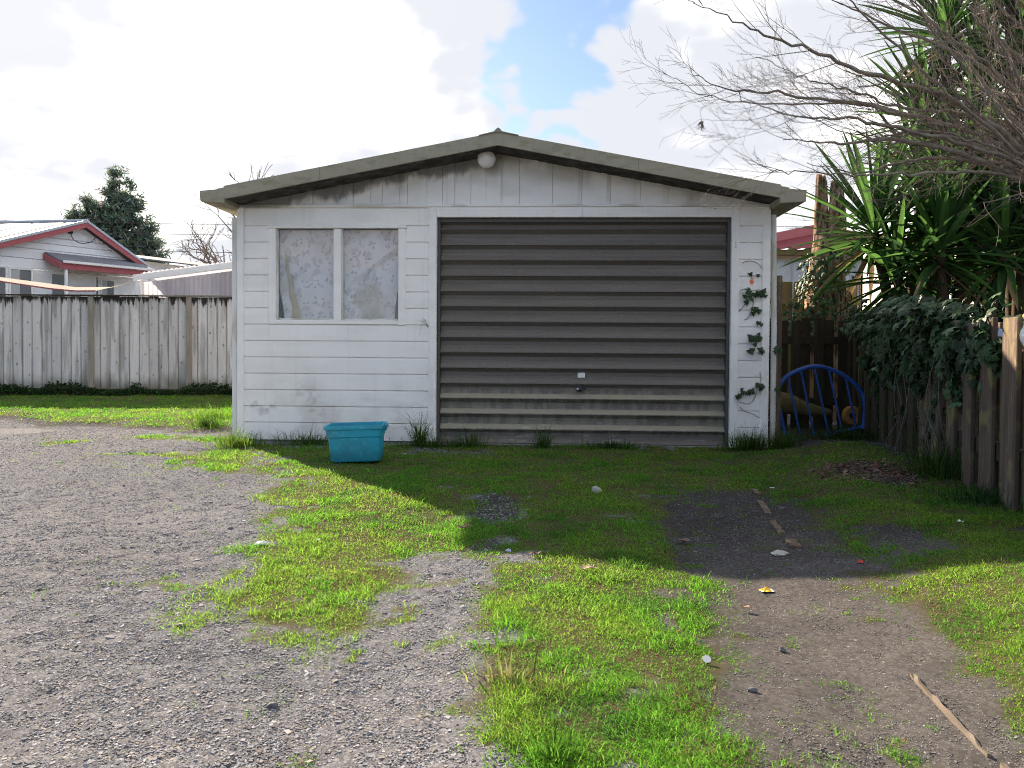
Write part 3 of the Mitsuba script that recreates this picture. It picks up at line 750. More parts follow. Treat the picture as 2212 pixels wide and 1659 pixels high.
# ------------------------------------------------------------------ grey paling fence, left
FY = 12.42
FE = thing('paling_fence', 'tall weathered grey paling fence left of the garage', 'fence')
r = np.random.default_rng(3)
x = -9.35
k = 0
while x < -2.7:
    w = 0.1515
    i0 = math.floor(x / 0.1515 + 0.31)
    xa = (i0 - 0.31) * 0.1515
    off = 0.012 * (k % 2) + r.uniform(-0.003, 0.003)
    v, f = box(xa + 0.0012 + r.uniform(0, 0.0025), xa + w - 0.0012 - r.uniform(0.0, 0.003), FY - 0.022 - 0.4 * off, FY - 0.0015 - 0.4 * off, 0.125 + r.uniform(-0.02, 0.02), 1.585 + r.uniform(-0.006, 0.006), 0.003)
    part(FE, 'paling', (v + np.array([0, 0, 0]) + (v[:, 2:3] - 0.8) * np.array([[r.uniform(-0.003, 0.003), 0, 0]]), f), 'paling')
    v, f = box(xa + w / 2 + 0.002, xa + 1.5 * w - 0.002, FY + 0.047, FY + 0.066, 0.05, 1.58 + r.uniform(-0.01, 0.006), 0.003)
    part(FE, 'gap_backing', (v, f), 'dark_wood')  # board row added behind to keep the gaps between palings dark
    x += w
    k += 1
for px_ in (-8.1, -6.54, -5.02, -3.4):
    part(FE, 'post', box(px_ - 0.040, px_ + 0.040, FY - 0.075, FY - 0.032, 0.0, 1.590, 0.004), 'fence_post')
for z in (0.4, 1.0, 1.45):
    part(FE, 'rail', box(-9.5, -2.6, FY + 0.002, FY + 0.045, z - 0.045, z + 0.045), 'dark_wood')
part(FE, 'cap', box(-9.5, -5.78, FY - 0.105, FY + 0.04, 1.594, 1.612, 0.003), 'dark_wood', label='dark mouldy capping board')
part(FE, 'cap', box(-5.778, -2.6, FY - 0.105, FY + 0.04, 1.592, 1.616, 0.003), 'fence_post')
part(FE, 'plinth_board', box(-9.5, -2.6, FY - 0.09, FY - 0.045, -0.1, 0.155, 0.004), 'dark_wood', label='dark retaining board along the foot of the fence')

# ------------------------------------------------------------------ blue storage tub
TB = thing('storage_tub', 'teal blue plastic storage tub standing empty by the garage wall', 'tub')


def rrect(w, d, r_, n=6):
    out = []
    for cx, cy, a0 in ((w / 2 - r_, d / 2 - r_, 0), (-w / 2 + r_, d / 2 - r_, 90), (-w / 2 + r_, -d / 2 + r_, 180), (w / 2 - r_, -d / 2 + r_, 270)):
        for t in np.linspace(0, 90, n):
            a = math.radians(a0 + t)
            out.append((cx + r_ * math.cos(a), cy + r_ * math.sin(a)))
    return np.array(out)


def loft(rings):
    n = len(rings[0])
    v = np.vstack(rings)
    i, k = np.meshgrid(np.arange(len(rings) - 1), np.arange(n), indexing='ij')
    k2 = (k + 1) % n
    q = np.stack([i * n + k, i * n + k2, (i + 1) * n + k2, (i + 1) * n + k], -1).reshape(-1, 4)
    return v, np.vstack([q[:, [0, 1, 2]], q[:, [0, 2, 3]]])


def ring(w, d, z, r_=0.035):
    p = rrect(w, d, r_)
    return np.column_stack([p, np.full(len(p), z)])


tub = loft([ring(0.02, 0.01, 0.006, 0.004), ring(0.335, 0.215, 0.006), ring(0.352, 0.232, 0.0), ring(0.362, 0.242, 0.012), ring(0.385, 0.265, 0.178), ring(0.402, 0.282, 0.184), ring(0.410, 0.290, 0.236), ring(0.428, 0.308, 0.240), ring(0.430, 0.310, 0.262, 0.042), ring(0.424, 0.304, 0.267, 0.04), ring(0.404, 0.284, 0.266), ring(0.398, 0.278, 0.258), ring(0.392, 0.272, 0.190), ring(0.378, 0.258, 0.183), ring(0.352, 0.232, 0.018), ring(0.02, 0.01, 0.016, 0.004)])
def tub_place(m):
    v = roty(np.asarray(m[0]), -0.030)
    v = rotz(v, 0.045)
    return v + np.array([-1.150, 5.93, 0.016]), m[1]
part(TB, 'body', tub_place(tub), 'tub_plastic', smooth=35)
for s in (-1, 1):
    part(TB, 'handle', tub_place(cat(box(s * 0.216, s * 0.232, -0.06, 0.06, 0.232, 0.262, 0.005), box(s * 0.2, s * 0.218, -0.058, -0.05, 0.205, 0.238, 0.002), box(s * 0.2, s * 0.218, 0.05, 0.058, 0.205, 0.238, 0.002))), 'tub_plastic')

# ------------------------------------------------------------------ picket fence on the right (boards on both sides of the rails)
PF0, PF1 = np.array([2.30, 3.0]), np.array([3.60, 8.40])
pdir = (PF1 - PF0) / np.linalg.norm(PF1 - PF0)
pang = math.atan2(pdir[1], pdir[0])
PK = thing('picket_fence', 'rough brown picket fence along the right side of the yard', 'fence')
r = np.random.default_rng(11)


def placed(m, at, ang):
    return rotz(m[0], ang) + np.asarray(at), m[1]


L = float(np.linalg.norm(PF1 - PF0))
s = 0.02
side = 0
while s < L - 0.05:
    w = r.uniform(0.150, 0.185) * (1.22 if s < 1.6 else 1.0)
    c = PF0 + pdir * s
    gz = float(ground_z(c[0], c[1]))
    top = 1.035 + r.uniform(-0.02, 0.012) + (0.04 if s > 3.5 else 0)
    lean = r.uniform(-0.02, 0.02)
    t = 0.026
    y0 = 0.03 if side == 0 else -0.03 - t
    v, f = box(-w / 2, w / 2, y0, y0 + t, 0, top - gz + 0.03, 0.004)
    v = v + (v[:, 2:3]) * np.array([[lean, 0, 0]])
    part(PK, 'picket', placed((v, f), [c[0], c[1], gz - 0.03], pang), 'old_wood' if s < 2.9 else 'dark_wood')
    s += 0.163 + r.uniform(-0.012, 0.012)
    side = 1 - side
for z in (0.33, 0.82):
    a = np.array([PF0[0], PF0[1], z])
    v, f = box(0, L, -0.026, 0.026, -0.045, 0.045, 0.004)
    part(PK, 'rail', placed((v, f), a, pang), 'moss_wood' if z > 0.5 else 'dark_wood')
# dark pickets across the gap behind the garage corner
DF = thing('picket_fence', 'dark shaded picket fence closing the gap behind the blue bed head', 'fence')
x = 1.75
k = 0
while x < 3.60:
    w = r.uniform(0.085, 0.105)
    v, f = box(x, x + w, 8.45 + 0.05 * (k % 2), 8.472 + 0.05 * (k % 2), -0.05, 1.185 + r.uniform(-0.03, 0.02), 0.003)
    part(DF, 'picket', (v, f), 'dark_wood')
    x += w + r.uniform(0.012, 0.04)
    k += 1
for z in (0.3, 0.95):
    part(DF, 'rail', box(1.7, 3.62, 8.474, 8.498, z - 0.04, z + 0.04), 'dark_wood')

# ------------------------------------------------------------------ blue tubular bed head
BH = thing('bed_head', 'blue tubular steel bed head propped behind the garage corner', 'bed head')
BY = 7.55
arch = smooth_path([(2.62, BY, -0.03), (2.56, BY, 0.2), (2.52, BY, 0.42), (2.57, BY, 0.555), (2.67, BY, 0.635), (2.85, BY, 0.695), (3.00, BY, 0.675), (3.17, BY, 0.60), (3.295, BY, 0.485), (3.345, BY, 0.37), (3.355, BY, 0.25), (3.34, BY, 0.11)], 6)
part(BH, 'arch_tube', tube(arch, 0.021, 12), 'blue_paint', smooth=50)
for a, b in (((2.62, 0.59), (2.755, -0.01)), ((2.74, 0.655), (2.88, 0.02)), ((2.87, 0.68), (3.015, 0.05)), ((3.005, 0.665), (3.145, 0.08)), ((3.165, 0.595), (3.275, 0.105))):
    part(BH, 'bar', tube([(a[0], BY, a[1]), (b[0], BY, b[1])], 0.0105, 10), 'blue_paint', smooth=50)
part(BH, 'rail', tube([(2.60, BY, -0.045), (3.34, BY, 0.125)], 0.0165, 12), 'blue_paint', smooth=50)
# things dumped behind it
wl = lathe([(0.0, -0.025), (0.05, -0.03), (0.085, -0.028), (0.094, -0.01), (0.094, 0.02), (0.08, 0.035), (0.045, 0.028), (0.03, 0.02), (0.0, 0.02)], 28)
wv = np.stack([wl[0][:, 0], wl[0][:, 2], wl[0][:, 1]], 1)
FW = thing('float', 'dull orange round float lying behind the blue bed head', 'float')
part(FW, 'disc', (rotz(wv, 0.15) + np.array([3.36, 7.86, 0.205]), wl[1][:, ::-1]), 'orange_plastic', smooth=35)
hb = lathe([(0.0, 0.0), (0.032, 0.0), (0.026, 0.012), (0.0, 0.014)], 9)
part(FW, 'hub', (np.stack([hb[0][:, 0] * (1 + 0.3 * np.sin(hb[0][:, 1] * 90)) + 3.352, -hb[0][:, 2] + 7.832, hb[0][:, 1] + 0.205], 1), hb[1]), 'black_plastic')
lg = smooth_path([(2.35, 8.1, 0.34), (2.79, 8.15, 0.30), (3.03, 8.18, 0.235), (3.28, 8.2, 0.19)], 5)
v, f = tube(lg, [0.16, 0.155, 0.15, 0.145, 0.14, 0.13, 0.12, 0.11, 0.10, 0.09, 0.085, 0.08, 0.07, 0.06, 0.05, 0.035], 14)
v = lg.mean(0) + (v - lg.mean(0)) * np.array([1, 0.7, 0.85]) + 0.03 * (meshkit.fbm(v * 9, 3, 4)[:, None] - 0.5)
whole('log', (v, f), 'moss_wood', 'pale brown log lying in the shade behind the bed head', 'log', smooth=40)


def crumple(cx, cy, cz, sx, sy, sz, seed, n=14):
    u_, v_ = np.meshgrid(np.linspace(-1, 1, n), np.linspace(-1, 1, n), indexing='ij')
    q = np.stack([u_, v_, 0 * u_], -1)
    dz = meshkit.fbm(q * 1.7 + seed, 3, seed) + 0.35 * (meshkit.noise(q * 5 + seed, seed) - 0.5)
    ex = 0.3 * (meshkit.noise(q * 1.5 + seed + 5, seed) - 0.5)
    p = np.stack([cx + sx * (u_ + ex), cy + sy * (v_ + ex), cz + sz * np.clip(dz, 0.1, 1.2) * (1 - 0.6 * np.maximum(abs(u_), abs(v_)) ** 3)], -1).reshape(-1, 3)
    i_, j_ = np.meshgrid(np.arange(n - 1), np.arange(n - 1), indexing='ij')
    return p, np.stack([i_ * n + j_, (i_ + 1) * n + j_, (i_ + 1) * n + j_ + 1, i_ * n + j_ + 1], -1).reshape(-1, 4)


def f_bluebag(p, n, uv):
    return mix((0.30, 0.42, 0.62), (0.03, 0.10, 0.30), smoothstep(0.45, 0.6, tfbm(p.x * 26, p.y * 26, p.z * 26, 3)))


mat('blue_wrap', proc(f_bluebag), 0.35, 0.5)
whole('plastic_bag', crumple(2.98, 7.42, -0.01, 0.085, 0.06, 0.10, 5), 'blue_wrap', 'crumpled blue and white bag under the bed head', 'bag', smooth=25)
whole('plastic_bag', crumple(2.62, 7.12, 0.0, 0.085, 0.06, 0.07, 8), 'white_plastic', 'crumpled clear white bag beside the timber post', 'bag', smooth=25)

# ------------------------------------------------------------------ background, left: house, carport, sail, trees
HP0, HPSI = np.array([-10.8135, 20.0]), math.radians(60)
HW = np.array([math.cos(HPSI), math.sin(HPSI)])
HN = np.array([math.sin(HPSI), -math.cos(HPSI)])      # out of the wall, towards the camera
HE = np.array([-0.985, 0.17])                           # along the ridge


def hp(s_, z, out=0.0, e=0.0):
    b = HP0 + HW * s_ + HN * out + HE * e
    return np.array([b[0], b[1], z])


def hbox(s0, s1, z0, z1, o0, o1):
    v, f = box(s0, s1, o0, o1, z0, z1, 0.004)
    return np.array([hp(a, c, b) for a, b, c in v]), f


H_ = thing('house', 'white house with dark pink bargeboards behind the paling fence', 'house')
zl = lambda s_: 3.74 + 0.372 * s_ if s_ < 0 else 3.74 - 0.58 * s_
rows = [(-0.2, 2.592), (2.608, 2.837), (2.853, 3.077), (3.093, 3.237), (3.253, 3.392), (3.408, 3.72)]
for k, (z0, z1) in enumerate(rows):
    sl = lambda z: max(-4.6, -(3.76 - z) / 0.372)
    sr = lambda z: min(1.55, (3.76 - z) / 0.58) if z > 2.86 else 1.55
    top_l, top_r = sl(z1), sr(z1)
    pts = [(sl(z0) if z0 > 2.1 else -4.6, z0), (sr(z0), z0)] + ([(1.55, 2.86)] if z0 < 2.86 < z1 else []) + [(top_r, z1), (top_l, z1)]
    part(H_, 'wall_sheet', prism(np.array([hp(a, z) for a, z in pts]), np.array([HN[0], HN[1], 0]) * (-0.08), np.array([HN[0], HN[1], 0]) * (0.004 * (k % 2))), 'house_white')
out3 = np.array([HN[0], HN[1], 0])
for a, b in (((-4.9, 3.85 - 0.362 * 4.9), (0, 3.85)), ((0.001, 3.85), (1.66, 2.915))):
    pr = np.array([hp(a[0], a[1]), hp(b[0], b[1]), hp(b[0], b[1] - 0.125), hp(a[0], a[1] - 0.135)])
    part(H_, 'bargeboard', prism(pr, out3 * 0.22, out3 * 0.25), 'house_red')
    pr = np.array([hp(a[0], a[1] + 0.065), hp(b[0], b[1] + 0.065), hp(b[0], b[1] + 0.003), hp(a[0], a[1] + 0.003)])
    part(H_, 'roof_flashing', prism(pr, out3 * 0.20, out3 * 0.27), 'zinc')
    e3 = np.array([HE[0], HE[1], 0])
    pr = np.array([hp(a[0], a[1] + 0.05, 0.2), hp(b[0], b[1] + 0.05, 0.2), hp(b[0], b[1] + 0.01, 0.2), hp(a[0], a[1] + 0.01, 0.2)])
    R_ = part(H_, 'roof', prism(pr, e3 * 0.0, e3 * 9.0), 'house_roof')
    if a[0] < 0:
        ribs = []
        for q in np.arange(0.35, 8.8, 0.9):
            o3 = e3 * q
            ribs.append(tube([hp(a[0], a[1] + 0.057, 0.2) + o3, hp(b[0], b[1] + 0.052, 0.2) + o3], 0.010, 5))
        for m in ribs:
            part(R_, 'rib', m, 'zinc')
ridge = tube([hp(0, 3.905, 0.27), hp(0, 3.905, 0.2) + np.array([HE[0], HE[1], 0]) * 9.0], 0.035, 8)
part(H_, 'ridge_cap', ridge, 'zinc')
for s0, s1, z0, z1 in ((-3.1, -1.78, 1.2, 2.62), (-1.74, -1.20, 1.2, 2.60), (0.33, 0.47, 1.3, 2.56), (0.50, 0.9, 1.3, 2.50)):
    wk = f"{H_}__window" if f"{H_}__window__frame" not in scene else None
    wname = key_for(f'{H_}__window')
    scene[wname + '__frame'] = mikit.ply(cat(hbox(s0, s0 + 0.04, z0, z1, 0.006, 0.03), hbox(s1 - 0.04, s1, z0, z1, 0.006, 0.03), hbox(s0 + 0.041, s1 - 0.041, z1 - 0.04, z1, 0.006, 0.03)), 'white_plastic')
    scene[wname + '__pane'] = mikit.ply(hbox(s0 + 0.04, s1 - 0.04, z0, z1 - 0.04, 0.006, 0.014), 'window_dark')
    scene[wname + '__curtain'] = mikit.ply(hbox(s0 + (s1 - s0) * 0.08, s0 + (s1 - s0) * 0.45, z0, z1 - 0.05, 0.0145, 0.0165), 'net_curtain')
part(H_, 'door', hbox(-0.73, -0.38, 0.3, 2.52, 0.006, 0.02), 'window_dark')
# porch lean-to on the gable
pr = np.array([hp(-0.92, 3.04, 0.02), hp(-0.92, 2.99, 0.02), hp(-0.92, 2.74, 0.75), hp(-0.92, 2.79, 0.75)])
part(H_, 'porch_roof', prism(pr, np.array([0, 0, 0.0]), np.append(HW * 2.45, 0)), 'house_roof')
part(H_, 'porch_fascia', prism(np.array([hp(-0.93, 3.0, 0.02), hp(-0.93, 2.86, 0.02), hp(-0.93, 2.60, 0.76), hp(-0.93, 2.75, 0.76)]), np.zeros(3), np.append(HW * -0.03, 0)), 'house_red')
part(H_, 'porch_fascia', hbox(-0.92, 1.50, 2.60, 2.735, 0.745, 0.77), 'house_red')
part(H_, 'porch_gutter', hbox(-0.92, 1.52, 2.74, 2.80, 0.772, 0.83), 'white_plastic')
part(H_, 'porch_post', hbox(-0.84, -0.78, 0, 2.60, 0.68, 0.74), 'white_plastic')
part(H_, 'porch_post', hbox(1.40, 1.46, 0, 2.60, 0.68, 0.74), 'white_plastic')
mb = lathe([(0, 0), (0.05, 0), (0.06, 0.03), (0.05, 0.09), (0, 0.1)], 12)
part(H_, 'power_bracket', (mb[0] + hp(-0.30, 3.55, 0.05), mb[1]), 'black_plastic')
part(H_, 'cable', tube(smooth_path([hp(-0.30, 3.56, 0.06), hp(-0.25, 3.40, 0.10), hp(-0.05, 3.33, 0.15), hp(0.18, 3.42, 0.2), hp(0.25, 3.62, 0.24)], 5), 0.010, 5), 'black_plastic')
H2 = thing('house', 'second pale roof just behind the white house, right of its gable', 'house')
pr = np.array([[-12.4, 24, 3.56], [-9.2, 24.6, 3.20], [-6.9, 25, 2.97], [-6.9, 25, 0], [-12.4, 24, 0]])
part(H2, 'wall', prism(pr - np.array([0, 0, 0.06]), np.array([0, 0.4, 0]), np.array([0, 3.0, 0])), 'house_white')
pr = np.array([[-12.4, 24, 3.56], [-6.7, 25, 2.95], [-6.7, 25, 2.91], [-12.4, 24, 3.52]])
part(H2, 'roof', prism(pr, np.array([0, 0.0, 0]), np.array([-0.1, 3.0, 0.25])), 'house_roof')
CP = thing('carport', 'white framed carport with translucent corrugated sheeting behind the fence', 'carport')
part(CP, 'beam', prism(np.array([[-6.33, 13.3, 2.005], [-2.6, 13.3, 2.51], [-2.6, 13.3, 2.41], [-6.33, 13.3, 1.905]]), np.zeros(3), np.array([0, 0.06, 0])), 'white_plastic')
part(CP, 'post', box(-6.30, -6.21, 13.31, 13.40, 0, 1.904), 'white_plastic')
part(CP, 'post', box(-2.80, -2.71, 13.39, 13.48, 0, 2.30), 'white_plastic')
uu = np.arange(-6.2, -2.6, 0.0125)
prof = 0.011 * np.sin(uu * 2 * math.pi / 0.076)
zz = np.linspace(0, 1, 2)
v = np.array([[a, 13.40 + b, 1.2 + t * (0.70 + (a + 6.33) * 0.1355 - 0.03)] for a, b in zip(uu, prof) for t in zz])
i = np.arange(len(uu) - 1)
f = np.stack([2 * i, 2 * i + 2, 2 * i + 3, 2 * i + 1], 1)
part(CP, 'wall_sheet', (v, f), 'clear_sheet', smooth=True, label='cloudy clear corrugated plastic wall')
v = np.array([[a, 13.30 + 2.8 * t, 1.99 + (a + 6.33) * 0.1355 + 0.03 + b - 0.35 * t] for a, b in zip(uu, prof) for t in zz])
part(CP, 'roof_sheet', (v, f), 'clear_sheet', smooth=True)
# shade sail
su, sv_ = np.meshgrid(np.linspace(0, 1, 24), np.linspace(0, 1, 10), indexing='ij')
near_e = np.stack([np.interp(su, [0, .2, .4, .65, .85, 1], [-9.9, -8.81, -8.31, -7.63, -7.2, -6.85]), 13.1 + 0 * su, np.interp(su, [0, .2, .4, .65, .85, 1], [2.02, 1.925, 1.85, 1.755, 1.715, 1.72])], -1)
far_e = np.stack([np.interp(su, [0, 0.5, 1], [-9.9, -8.3, -6.85]), 14.6 + 0 * su, np.interp(su, [0, .3, .6, .85, 1], [2.12, 2.0, 1.88, 1.89, 2.0])], -1)
sp_ = near_e * (1 - sv_[..., None]) + far_e * sv_[..., None]
sp_[..., 2] -= 0.05 * np.sin(math.pi * sv_) * np.sin(math.pi * su)
i, j = np.meshgrid(np.arange(23), np.arange(9), indexing='ij')
SL = thing('shade_sail', 'cream shade sail sagging between house and carport', 'sail')
part(SL, 'cloth', (sp_.reshape(-1, 3), np.stack([i * 10 + j, (i + 1) * 10 + j, (i + 1) * 10 + j + 1, i * 10 + j + 1], -1).reshape(-1, 4)), 'sail_cloth', smooth=True)
part(SL, 'hem', tube(near_e[:, 0], 0.012, 6), 'house_red')

for k, (za, zb) in enumerate(((5.63, 5.64), (5.23, 5.20), (4.49, 4.6))):
    pts = [(-26 + t * 44, 32, za + (zb - za) * t - 0.25 * 4 * t * (1 - t) + 0.2) for t in np.linspace(0, 1, 20)]
    whole('power_line', tube(pts, 0.011, 4), 'black_plastic', ['uppermost', 'middle', 'lowest'][k] + ' of the three power lines crossing behind the house roof', 'power line', 'power lines behind the house')


# ------------------------------------------------------------------ leaf clusters in bulk
def scatter_leaves(centres, normals, sizes, ups=None, seed=0, shape='leaf'):
    """many bent leaf polygons in one mesh"""
    r_ = np.random.default_rng(seed)
    c, n = np.asarray(centres, float), np.asarray(normals, float)
    n = n / (np.linalg.norm(n, axis=1, keepdims=True) + 1e-9)
    a = r_.normal(size=c.shape) if ups is None else np.asarray(ups, float) + 0.25 * r_.normal(size=c.shape)
    u_ = a - (a * n).sum(1, keepdims=True) * n
    u_ /= np.linalg.norm(u_, axis=1, keepdims=True) + 1e-9
    w_ = np.cross(n, u_)
    s_ = np.asarray(sizes, float)[:, None]
    if shape == 'ivy':
        loc = np.array([[0, 0, 0.0], [-0.28, -0.12, -.05], [-0.52, 0.12, -.12], [-0.27, 0.30, -.02], [-0.36, 0.62, -.10], [-0.12, 0.60, 0.0], [0, 1.0, -.14], [0.12, 0.60, 0.0], [0.36, 0.62, -.10], [0.27, 0.30, -.02], [0.52, 0.12, -.12], [0.28, -0.12, -.05], [0, 0.35, 0.05]])
        tri = np.array([[12, k, k + 1] for k in range(0, 11)] + [[12, 11, 0]])
    elif shape == 'needle':
        loc = np.array([[-0.16, 0, 0], [0.16, 0, 0], [0.05, 1, -0.1], [-0.05, 0.9, -.1]])
        tri = np.array([[0, 1, 2], [0, 2, 3]])
    else:
        loc = np.array([[0, 0, 0.0], [-0.24, 0.4, -.04], [0.24, 0.4, -.04], [0, 1, -.1], [0, 0.45, 0.05]])
        tri = np.array([[0, 2, 4], [0, 4, 1], [1, 4, 3], [4, 2, 3]])
    v = c[:, None] + s_[:, :, None] * (loc[None, :, :1] * w_[:, None] + loc[None, :, 1:2] * u_[:, None] + loc[None, :, 2:] * n[:, None])
    f = tri[None] + (np.arange(len(c)) * len(loc))[:, None, None]
    return v.reshape(-1, 3), f.reshape(-1, 3), len(loc)


def tinted(base, n_items, per, spread, seed):
    r_ = np.random.default_rng(seed)
    c = np.asarray(base)[None] * np.exp(r_.normal(size=(n_items, 1)) * spread) * (1 + 0.12 * r_.normal(size=(n_items, 3)))
    return np.repeat(np.clip(c, 0.003, 0.9), per, 0)


# conifer behind the house
r = np.random.default_rng(5)
CF = thing('conifer_tree', 'dark dense conifer standing behind the white house', 'tree')
base = np.array([-20.0, 40.0, 0.0])
part(CF, 'trunk', tube([base, base + [0.1, 0, 5], base + [0.0, 0, 9.5]], [0.35, 0.2, 0.03], 8), 'bark')
cs, ns, ss = [], [], []
limbs = []
for lead, (dx, top, wide) in enumerate(((0.0, 9.85, 1.0), (0.75, 9.2, 0.8), (-1.0, 8.4, 0.9), (-1.7, 7.6, 0.7), (1.5, 7.4, 0.8), (0.5, 8.2, 1.0), (-0.4, 8.0, 1.15))):
    for _ in range(80):
        h = r.uniform(0.0, 1) ** 0.7
        z = top - 0.1 - h * (top - 2.6)
        ln = (0.25 + 2.0 * h * wide) * r.uniform(0.55, 1.1)
        a = r.uniform(0, 2 * math.pi)
        b0 = base + np.array([dx, 0.3 * dx, z])
        tip = b0 + np.array([math.cos(a) * ln, math.sin(a) * ln, 0.22 * ln + r.uniform(-0.1, 0.25)])
        limbs.append(tube([b0, (b0 + tip) / 2 + [0, 0, -0.08 * ln], tip], [0.035, 0.02, 0.006], 3, cap=False))
        for t in np.linspace(0.15, 1.0, int(10 + 14 * ln)):
            p = b0 + (tip - b0) * t + np.array([0, 0, -0.3 * ln * t * (1 - t)])
            for _k in range(4):
                q = r.normal(size=3) * np.array([0.13, 0.13, 0.10])
                cs.append(p + q)
                ns.append(r.normal(size=3) + [0, 0, 0.8])
                ss.append(r.uniform(0.16, 0.34))
v, f, per = scatter_leaves(cs, ns, ss, seed=2, shape='needle')
part(CF, 'branches', cat(*limbs), 'bark', kind='stuff')
part(CF, 'crown', (v, f), 'foliage_vc', color=tinted((0.16, 0.21, 0.165), len(cs), per, 0.35, 3), kind='stuff')


def grow(start, direc, length, rad, depth, out, r_, up=0.25, seg=5, wander=0.22, ratio=0.62, kids=(2, 4)):
    p = np.array(start, float)
    d = np.array(direc, float) / np.linalg.norm(direc)
    pts, ds = [p.copy()], [d.copy()]
    for _ in range(seg):
        d = d + r_.normal(size=3) * wander * 0.5 + np.array([0, 0, up * 0.25])
        d /= np.linalg.norm(d)
        p = p + d * length / seg
        pts.append(p.copy())
        ds.append(d.copy())
    out.append((depth, np.array(pts), np.linspace(rad, rad * 0.45, seg + 1)))
    if depth == 0:
        return
    for _ in range(r_.integers(*kids) + (1 if depth > 1 else 0)):
        k_ = r_.integers(1, seg + 1)
        side_ = r_.normal(size=3)
        side_ -= (side_ @ ds[k_]) * ds[k_]
        side_ /= np.linalg.norm(side_)
        nd = ds[k_] * 0.75 + side_ * r_.uniform(0.45, 0.95)
        grow(pts[k_], nd, length * ratio * r_.uniform(0.7, 1.15), rad * (0.75 - 0.35 * k_ / seg) * 0.8, depth - 1, out, r_, up, seg, wander, ratio, kids)


for nm, at, hgt, sd, lab in (('bare_tree', (-9.9, 30.0, 0), 2.9, 4, 'leafless tree behind the carport, left of the garage eave'), ('bare_tree', (-8.7, 27.5, 0), 3.2, 9, 'leafless treetop showing just above the left slope of the garage roof')):
    r = np.random.default_rng(sd)
    tr = []
    if sd == 4:
        grow(at, (-0.1, 0, 1), hgt, 0.16, 0, tr, r, 0.1)
        top = tr[0][1][-1]
        for dd, ln_ in (((-0.85, 0.1, 0.75), 2.1), ((-0.3, 0.2, 1.0), 2.0), ((0.45, -0.2, 0.9), 1.9), ((-1.0, -0.2, 0.25), 1.8), ((0.3, 0.5, 0.8), 1.8)):
            grow(top - [0, 0, 0.25], dd, ln_, 0.085, 3, tr, r, 0.12, 5, 0.35, 0.58, (2, 5))
    else:
        grow(at, (0, 0, 1), hgt, 0.16, 0, tr, r, 0.1)
        top = tr[0][1][-1]
        for dd, ln_ in (((-0.5, 0, 1), 2.2), ((0.05, 0.2, 1.0), 2.4), ((0.5, -0.2, 0.9), 2.2), ((-0.2, -0.2, 1.0), 2.4), ((0.3, 0.5, 1.0), 2.2)):
            grow(top - [0, 0, 0.3], dd, ln_, 0.085, 3, tr, r, 0.45, 5, 0.22, 0.6, (2, 5))
    t_ = thing(nm, lab, 'tree')
    part(t_, 'trunk', tube(tr[0][1], tr[0][2], 8), 'twig', smooth=60)
    for d_, p_, r_2 in tr[1:]:
        if d_ == 3:
            part(t_, 'limb', tube(p_, r_2, 5), 'twig', smooth=60)
    part(t_, 'twigs', cat(*[tube(p_, np.maximum(r_2, 0.010), 3, cap=False) for d_, p_, r_2 in tr[1:] if d_ < 3]), 'twig', kind='stuff')

# ------------------------------------------------------------------ background, right: shed, fence, stump
SH = thing('shed', 'corrugated zinc shed with dark red roof behind the stump', 'shed')
uu = np.arange(3.2, 6.4, 0.02)
prof = 0.016 * np.clip(3.2 * np.sin(uu * 2 * math.pi / 0.25), -1, 1)
v = np.array([[a, 12.5 + b, t] for a, b in zip(uu, prof) for t in (0.0, 2.26)])
i = np.arange(len(uu) - 1)
part(SH, 'wall_sheet', (v, np.stack([2 * i, 2 * i + 2, 2 * i + 3, 2 * i + 1], 1)), 'zinc')
part(SH, 'fascia', box(3.2, 6.4, 12.40, 12.44, 2.255, 2.30), 'straw_wood')
part(SH, 'beam', box(3.2, 6.4, 12.36, 12.42, 2.302, 2.385), 'moss_wood')
v = np.array([[a, 12.33 + 1.6 * t, 2.395 + b * 0.8 + 0.10 * t] for a, b in zip(uu, prof) for t in (0.0, 1.0)])
part(SH, 'low_roof', (v, np.stack([2 * i, 2 * i + 2, 2 * i + 3, 2 * i + 1], 1)), 'zinc')
part(SH, 'red_roof', prism(np.array([[3.3, 14.0, 2.40], [3.3, 14.0, 2.57], [5.35, 14.0, 3.0], [7.6, 14.0, 2.72], [7.6, 14.0, 2.40]]), np.zeros(3), np.array([0, 2.5, 0])), 'house_red')
part(SH, 'red_barge', prism(np.array([[3.2, 13.9, 2.57], [5.35, 13.9, 3.03], [5.35, 13.9, 2.87], [3.2, 13.9, 2.43]]), np.zeros(3), np.array([0, 0.05, 0])), 'house_red')
BF = thing('back_fence', 'mossy brown board fence standing behind the ivy stump', 'fence')
x = 3.2
k = 0
r = np.random.default_rng(8)
while x < 5.1:
    w = r.uniform(0.13, 0.17)
    part(BF, 'board', box(x, x + w, 10.8 + 0.05 * (k % 2), 10.82 + 0.05 * (k % 2), 0, 1.775 + r.uniform(-0.02, 0.015)), 'moss_wood')
    x += w + r.uniform(0.0, 0.01)
    k += 1
part(BF, 'rail', box(3.2, 5.1, 10.74, 10.795, 1.45, 1.53), 'moss_wood')
# stump
ST = thing('dead_trunk', 'broken two pronged dead trunk wrapped in ivy behind the picket fence', 'tree')


